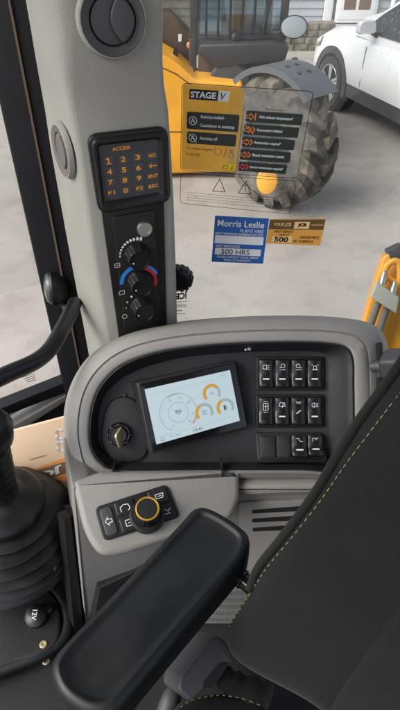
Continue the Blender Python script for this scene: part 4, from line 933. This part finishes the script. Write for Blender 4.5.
# control pod
PF = Fr(at_depth(138, 512, .80), 19, 60)
pp_ = lambda l, h=0: PF.pp(l, h)
mb = MB(); mb.prism(PF, rpoly(pp_([(72, 481), (100, 471), (240, 470), (240, 498), (232, 518), (196, 530), (122, 555), (99, 556), (84, 533)]), [.01, .006, .004, .008, .008, .02, .03, .03, .03], 6), -.055, 0, .010, 5); pod = mb.build('control_pod', M['grey'], con, ang=50)
mb = MB(); mb.prism(PF, rpoly(pp_([(94.5, 507.5), (167, 484), (180.5, 517), (104, 541.5)], .003), .009, 6), -.004, .004, .002); kpd = mb.build('button_panel', M['soft'], con)
PQ = Q(PF, (94.5, 507.5), (167, 484), (180.5, 517), (104, 541.5), .004)
M['btn'] = mat('button_black', (.014, .014, .016), .4)
mb = MB(); mb.prism(PF, PQ.rect(.045, .10, .20, .90, .006), .003, .0062, .0015, 3); mb.build('slide_button', M['vent'], kpd)
for x0, y0, x1, y1 in ((.245, .06, .50, .47), (.245, .53, .50, .95), (.70, .06, .955, .47), (.70, .53, .955, .95)):
    mb = MB(); mb.prism(PF, PQ.rect(x0, y0, x1, y1, .004), .003, .0065, .0018, 3); mb.build('button', M['btn'], kpd)
H_ = .0069
for sym in ([([(.08, .5), (.12, .38), (.12, .45), (.165, .45), (.165, .55), (.12, .55), (.12, .62), (.08, .5)], 0)],
            [([(.31, .36), (.31, .24), (.36, .18), (.42, .20), (.43, .33), (.40, .37)], 0)],
            [([(.32, .63), (.42, .63), (.42, .80), (.32, .80)], 1), ([(.35, .72), (.40, .72)], 0)],
            [([(.79, .20), (.90, .20), (.88, .32), (.79, .32)], 1), ([(.82, .26), (.87, .26)], 0)],
            [([(.80, .72), (.84, .66), (.88, .74), (.91, .68)], 0), ([(.79, .80), (.90, .80)], 0)]):
    mb = MB()
    for p, c in sym: mb.stroke(PF, PQ.pl(p), .0010, H_, bool(c))
    mb.build('symbol', M['white'], kpd)
f = PF.at(*PF.px(147, 515, .004), .004); f = Fr(f.O, 19, 72)
mb = MB(); mb.lathe(f, [(.0265, -.006), (.0265, .004), (.0235, .007), (.020, .007)], 44); mb.build('knob_collar', M['soft'], kpd)
mb = MB(); n = 80; R = []
for k, (r, h_) in enumerate([(.0200, .004), (.0200, .010), (.0192, .013), (.0178, .029), (.0168, .0308)]):
    R.append([f.W(r * (1 - (.045 if k < 4 and j % 5 < 2 else 0)) * cos(2 * pi * j / n), r * (1 - (.045 if k < 4 and j % 5 < 2 else 0)) * sin(2 * pi * j / n), h_) for j in range(n)])
mb.rings(R); rk = mb.build('rotary_knob', M['black'], kpd, ang=50)
mb = MB(); mb.lathe(f, [(.0174, .0300), (.0172, .0328), (.0156, .0332), (.0146, .0318)], 48, False, False); mb.build('gold_ring', M['gold'], rk)
mb = MB(); mb.lathe(f, [(.0149, .031), (.0143, .0322), (.006, .0326)], 40, False, True); mb.build('knob_cap', M['btn'], rk)
# pod supporting moulding and the dark recess behind it
SFm = Fr(at_depth(100, 560, .895), 19, 8)
mb = MB(); mb.prism(SFm, rpoly(SFm.pp([(72, 488), (90, 486), (190, 515), (190, 548), (134, 574), (104, 584), (98, 592), (88, 626), (84, 610)]), .004, 4), -.12, 0, .004, 3); mb.build('pod_support', M['lower'], con, ang=40)
nrm = Fr(at_depth(117, 590, .93), 25, 12); mb = MB(); mb.prism(nrm, nrm.pp([(99, 588), (134, 572), (190, 535), (200, 640), (200, 760), (120, 760), (90, 640)]), -.10, .0, .003); mb.build('pod_recess', M['soft'], con)

# ------------------------------------------------------------------ seat-belt lever at the right edge
lv = thing('lever_handle', 'dark grey lever handle poking in at the right edge above the seat', 'lever', at_depth(395, 378, .80))
P_ = [at_depth(u, v, d) for u, v, d in ((381, 366, .845), (384.5, 366, .825), (387, 366, .815), (400, 365, .80), (450, 363, .78))]
mb = MB(); lf2 = Ax.make(P_[0], P_[-1] - P_[0], up=(0, 0, 1))
LL = (P_[-1] - P_[0]).length
mb.rings([[lf2.W(x * k, y * k, h) for x, y in rpoly([(-.020, -.022), (.020, -.022), (.020, .022), (-.020, .022)], .008, 4)] for h, k in ((.003, .7), (.008, .92), (.02, 1), (LL, .9))]); mb.build('grip', M['vent'], lv)
mb = MB(); mb.tube([P_[0] - lf2.n * .015, P_[0] + lf2.n * .006], .010, 12); mb.build('shaft', M['vent'], lv)

# ------------------------------------------------------------------ steering gaiter
A = at_depth(12, 541, .99); B = at_depth(-17, 420, .74)
gx = Ax.make(A, B - A, up=(0, 1, 0)); LN = (B - A).length
sg = thing('steering_column', 'black ribbed rubber steering column gaiter at the lower left', 'steering column', A)
prof = [(.05, -.42 * LN), (.05, -.13 * LN), (.098, -.115 * LN), (.104, -.105 * LN), (.104, -.08 * LN)]
ro = [.107, .117, .122, .121, .114, .104, .093, .081]; N = len(ro); st_ = .435 * LN / N
for i, r in enumerate(ro):
    h0 = -.075 * LN + st_ * i; rn = ro[i + 1] if i + 1 < N else .068
    prof += [(r - .017, h0), (r - .010, h0 + st_ * .10), (r + .001, h0 + st_ * .34), (r + .004, h0 + st_ * .50), (r + .001, h0 + st_ * .62), (rn - .010, h0 + st_ * .93)]
hb = LN * .368
prof += [(.066, hb), (.069, hb + .006), (.067, hb + .014), (.058, hb + .022), (.042, hb + .028), (.031, hb + .036), (.027, hb + .05), (.0255, hb + .07)]
mb = MB(); mb.lathe(gx, prof, 96, True, True)
for i, v in enumerate(mb.v):
    d = v - gx.O; hh = d.dot(gx.n); x, y = d.dot(gx.ex), d.dot(gx.ey); a = atan2(y, x); r = sqrt(x * x + y * y)
    k = hh / LN; wob = .0012 * sin(3 * a + 23 * k) + .0007 * sin(7 * a - 31 * k) + .0004 * sin(13 * a + 50 * k)
    dz = .0030 * sin(1 * a + 7 * k) + .0009 * sin(4 * a - 17 * k)
    if -.10 < k < .355 and r > 1e-4: mb.v[i] = gx.W(x * (1 + wob / r), y * (1 + wob / r), hh + dz)
mb.build('gaiter', M['rubber'], sg, ang=75)
mb = MB(); hb2 = hb + .068; pr = [(.024, hb2 - .01)]
for i in range(5): pr += [(.0255, hb2 + i * .018), (.0285, hb2 + .004 + i * .018), (.0285, hb2 + .010 + i * .018), (.0255, hb2 + .015 + i * .018)]
pr += [(.029, hb2 + .10), (.036, hb2 + .115), (.038, hb2 + .14), (.030, hb2 + .155)]
mb.lathe(gx, pr, 40); mb.build('column_stem', M['black'], sg, ang=60)

# ------------------------------------------------------------------ left floor panel
z1 = FZ + .045
def zp(l, z): return [tuple(at_z(u, v, z)[:2]) for u, v in l]
HZ = Fr((0, 0, 0)); HZ.ex = Vector((1, 0, 0)); HZ.ey = Vector((0, 1, 0)); HZ.n = Vector((0, 0, 1))
fp = thing('floor_panel', 'black raised floor cover with brass screws and a 12V socket cap', 'floor panel', (at_z(20, 640, FZ)))
mb = MB(); mb.prism(HZ, cat2(zp([(-90, 590), (-30, 572), (20, 578), (48, 590), (60, 612), (58, 640), (40, 655), (10, 664), (-90, 698)], z1), 5), FZ, z1, .006); mb.build('cover_plate', M['floor'], fp)
mb = MB(); edge = cat([at_z(u, v, z1) for u, v in ((-30, 566), (24, 573), (54, 588), (66.5, 612), (63, 634), (45, 649), (12, 663), (-90, 699))], 6, False); mb.tube([p + Vector((0, 0, -.012)) for p in edge], .010, 12); mb.build('edge_bead', M['soft'], fp)
for u, v, z in ((37, 592.5, z1), (43.5, 644.5, z1), (46, 661, FZ + .0125)):
    p = at_z(u, v, z); f = Ax.make(p, (0, 0, 1)); f.ex = Vector((1, 0, 0)); f.ey = Vector((0, 1, 0))
    mb = MB(); mb.lathe(f, [(.0068, -.002), (.0068, .0015), (.0055, .003), (.003, .003), (.0026, .0012)], 22); mb.build('screw', M['screw'], fp)
p = at_z(37, 617, z1); f = Ax.make(p, (0, -.25, 1), up=(0, 1, 0))
mb = MB(); mb.lathe(f, [(.019, -.008), (.021, .004), (.019, .012), (.013, .017), (.004, .018)], 30); sc = mb.build('socket_cap', M['rubber'], fp)
mb = MB(); q = at_z(49, 609, z1 + .004); mb.tube([p + Vector((.01, .005, .008)), p.lerp(q, .6) + Vector((0, 0, .008)), q], [.008, .006, .004], 10); mb.lathe(Ax.make(q, (0, 0, 1), up=(0, 1, 0)), [(.009, -.003), (.009, .004), (.005, .006)], 18); mb.build('hinge_tab', M['rubber'], sc)
tq = Q(Ax.make(p + f.n * .0185, f.n, up=(0, 1, 0)), (33.5, 609), (41, 611), (41, 622), (33.5, 621))
mb = MB(); V, Fc = text_geo('12V', .02); tf = Ax.make(p + f.n * .0186, f.n, up=(0, 1, 0)); mb.add([tf.W((y - .5) * .009, -(x - .5) * .017, .0008) for x, y in V], Fc); mb.build('lettering', M['white'], sc)
mb = MB(); mb.prism(HZ, zp([(-90, 700), (12, 666), (40, 655), (62, 645), (120, 640), (140, 800), (-90, 800)], FZ + .012), FZ, FZ + .012, .003); mb.build('lower_plate', M['floor'], fp)
# kick rail between floor cover and console
kr = thing('kick_rail', 'black upright channel rail between floor cover and console', 'rail', at_z(78, 600, FZ))
mb = MB(); kf2 = Fr(at_depth(76, 580, .93), 40, 10); mb.prism(kf2, kf2.pp([(63, 520), (72, 516), (86, 640), (76, 650)]), -.02, 0, .003); mb.build('rail_face', M['soft'], kr)
mb = MB(); mb.prism(kf2, kf2.pp([(72.5, 515), (77, 514), (93, 640), (87, 640)]), -.03, .004, .002); mb.build('rail_edge', M['black'], kr)
mb = MB(); mb.lathe(kf2.at(*kf2.px(57, 569)), [(.006, -.002), (.006, .003), (.003, .004)], 14); mb.build('bolt', M['black'], kr)

# ------------------------------------------------------------------ operator seat
RC = 32
fdir = Vector((-.68, -.733, 0)).normalized()
BF = Fr(at_depth(228, 625, .63), 0, 0); BF.n = fdir * cos(radians(RC)) + Vector((0, 0, 1)) * sin(radians(RC)); BF.ex = Vector((0, 0, 1)).cross(BF.n).normalized(); BF.ey = BF.n.cross(BF.ex)
seat = thing('operator_seat', 'black fabric operator seat with yellow stitching and armrest, lower right', 'seat', Vector((.18, .2, FZ)))
ol = [(420, 328), (402, 358), (385, 381), (360, 415), (338, 450), (313, 492), (281, 535), (257, 564), (246, 588), (233, 610), (222, 630), (218, 647), (223, 661), (240, 674), (270, 691), (304, 709), (350, 747), (420, 830), (560, 800), (640, 640), (620, 420), (520, 320)]
ol2 = resample(ccw(cat2(BF.pp(ol), 6)), 170)
for _ in range(5): ol2 = [((ol2[i - 1][0] + 2 * ol2[i][0] + ol2[(i + 1) % 170][0]) / 4, (ol2[i - 1][1] + 2 * ol2[i][1] + ol2[(i + 1) % 170][1]) / 4) for i in range(170)]
mb = MB(); levels = [(.0, -.10), (-.002, -.05), (.0, -.022), (.004, -.010), (.012, -.002), (.026, .004), (.05, .010), (.08, .014)]
RR = [[BF.W(x, y, h) for x, y in (inset(ol2, d) if d < .003 else sinset(ol2, d))] for d, h in levels[:6]]
Q3 = sinset(ol2, .026)
for k in range(1, 9): RR.append([BF.W(x, y, .004 + .011 * sin(k / 8 * pi / 2)) for x, y in shrink(Q3, 1 - k * .12)])
mb.rings(RR, True, True)
br = mb.build('backrest', M['seat'], seat, ang=60)
# contrasting welt along the left bolster edge, two thread rows
def bpath(pts, h): return [BF.W(*BF.px(u, v, h), h) for u, v in pts]
edge = cat2([(412, 343), (402, 360), (385, 384), (360, 418), (338, 453), (313, 495), (281, 538), (258, 567), (249, 590)], 5, False)
mb = MB(); mb.tube([BF.W(*BF.px(u, v, -.006), -.006) for u, v in edge], .0045, 10); mb.build('welt', M['piping'], br)
def stitches(mb, path, ln=.0046, gap=.0028, r=.00043):
    d = 0; nxt = 0
    for a, b in zip(path[:-1], path[1:]):
        L_ = (b - a).length; t = nxt
        while t + ln < L_ + ln * .5:
            p0 = a.lerp(b, min(1, t / L_)); p1 = a.lerp(b, min(1, (t + ln) / L_)); mb.tube([p0, p0.lerp(p1, .5), p1], [r * .7, r, r * .7], 6); t += ln + gap
        nxt = max(0, t - L_)
sp = cat2([(418, 372), (400, 393), (374, 427), (346, 464), (321, 500), (293, 536), (266, 569), (248, 597), (236, 616), (229, 628)], 6, False)
def hsurf(x, y):
    # rise of the cushion face from the outline inwards
    best = min((Vector((x, y)) - Vector(p)).length for p in ol2)
    for (d0, h0), (d1, h1) in zip(levels[2:-1], levels[3:]):
        if best <= d1: return h0 + (h1 - h0) * max(0, (best - d0)) / (d1 - d0)
    return .014
def onface(u, v, lift=.0006):
    h = 0
    for _ in range(3): h = hsurf(*BF.px(u, v, h))
    return BF.W(*BF.px(u, v, h), h + lift)
mb = MB(); stitches(mb, [onface(u, v) for u, v in sp]); mb.build('stitching', M['thread'], br)
mb = MB(); sp2 = cat2([(424, 366), (406, 387), (378, 419), (346, 458), (318, 494), (292, 529)], 6, False); mb.tube([onface(u, v, .0) for u, v in sp], .0008, 6); mb.build('seam', M['frame'], br)
# quilted inner panel
ip = [(430, 560), (402, 596), (372, 640), (350, 676), (332, 706), (322, 740), (380, 800), (520, 760), (560, 640), (500, 560)]
mb = MB(); q = resample(ccw(cat2(BF.pp(ip, .014), 5)), 90); mb.rings([[BF.W(x, y, .008) for x, y in q], [BF.W(x, y, .0158) for x, y in sinset(q, .003)], [BF.W(x, y, .018) for x, y in sinset(q, .012)]], False, True); mb.build('quilted_panel', M['quilt'], br, ang=60)
# cushion
cz = at_depth(222, 693, .66).z
cc = zp([(172, 708), (186, 698), (203, 692.5), (222, 691), (243, 694), (268, 704), (330, 760), (300, 900), (100, 900), (120, 790)], cz)
mb = MB(); q = resample(ccw(cat2(cc, 6)), 120); mb.rings([[HZ.W(x, y, cz - .12) for x, y in q], [HZ.W(x, y, cz - .03) for x, y in sinset(q, -.004)], [HZ.W(x, y, cz - .012) for x, y in q], [HZ.W(x, y, cz - .002) for x, y in sinset(q, .008)], [HZ.W(x, y, cz + .002) for x, y in sinset(q, .02)]]); cu = mb.build('cushion', M['seat'], seat, ang=60)
mb = MB(); stitches(mb, [at_z(u, v, cz + .0025) for u, v in cat2([(174, 713), (188, 702), (204, 697), (222, 695.5), (242, 698.5), (262, 706)], 6, False)]); mb.build('stitching', M['thread'], cu)
# seat base / side
mb = MB(); b0 = at_depth(250, 720, .70); mb.box((b0.x - .10, b0.y - .30, FZ), (b0.x + .30, b0.y + .10, cz - .125)); mb.build('seat_base', M['soft'], seat)
# buckle housing and belt boot
HB_ = Fr(at_depth(203, 668, .66), 40, 55)
mb = MB(); mb.prism(HB_, rpoly(HB_.pp([(178, 691), (181, 678), (209, 641), (217, 635), (226, 640), (236, 662), (222, 668), (203, 692), (191, 703)]), .007, 4), -.06, 0, .005, 4); bk = mb.build('buckle_housing', M['vent'], seat, ang=50)
mb = MB(); mb.prism(HB_, rpoly(HB_.pp([(203, 688), (204, 682), (219, 664), (228, 662), (226, 669), (212, 688)], .001), .003, 3), -.01, .0012); mb.build('buckle_slot', M['ventdark'], bk)
mb = MB(); P_ = [at_depth(u, v, d) for u, v, d in ((214, 672, .69), (222, 676, .685), (232, 684, .68), (246, 692, .675), (266, 704, .67))]
mb.tube(cat(P_, 5, False), [.010 + .002 * sin(i * 1.3) + .0006 * i for i in range(21)], 16); mb.build('belt_boot', M['seat'], seat, ang=80)
mb = MB(); mb.tube([at_depth(165, 716, .68), at_depth(171, 700, .685), at_depth(174, 692, .69), at_depth(177, 688, .695)], [.013, .013, .011, .006], 14); mb.build('recline_lever', M['vent'], seat, ang=60)
# armrest
AZ = at_depth(150, 605, .60).z
pad = zp([(49, 672), (52, 656), (70, 634), (120, 583), (180, 520), (192, 506.5), (204, 503.5), (220, 510), (240, 523), (250, 534), (248.5, 550), (240, 564), (200, 611), (152, 668), (122, 703), (109, 713), (92, 715), (76, 709), (58, 694)], AZ)
mb = MB(); q = resample(ccw(cat2(pad, 6)), 140)
RR = [[HZ.W(x, y, AZ + dz) for x, y in sinset(q, d)] for d, dz in ((.014, -.058), (.005, -.055), (.0, -.046), (.0, -.016), (.001, -.008), (.0045, -.0025), (.009, -.0002), (.0115, -.0006), (.0135, -.0032), (.016, -.0042))]
Q3 = sinset(q, .017)
for k in range(1, 11): RR.append([HZ.W(x, y, AZ - .0043 + .002 * k / 10) for x, y in shrink(Q3, 1 - k * .097)])
mb.rings(RR); ar = mb.build('armrest', M['pad'], seat, ang=60)
mb = MB(); a0 = at_depth(222, 563, .69); a1 = at_depth(252, 587, .67); mb.tube([a0, a0.lerp(a1, .4), a1, a1 + (a1 - a0) * .8], .0105, 18); mb.lathe(Ax.make(a0.lerp(a1, .62), a1 - a0), [(.0105, -.006), (.0125, -.005), (.0125, .005), (.0105, .006)], 24, False, False); mb.build('armrest_bar', M['gloss'], ar)
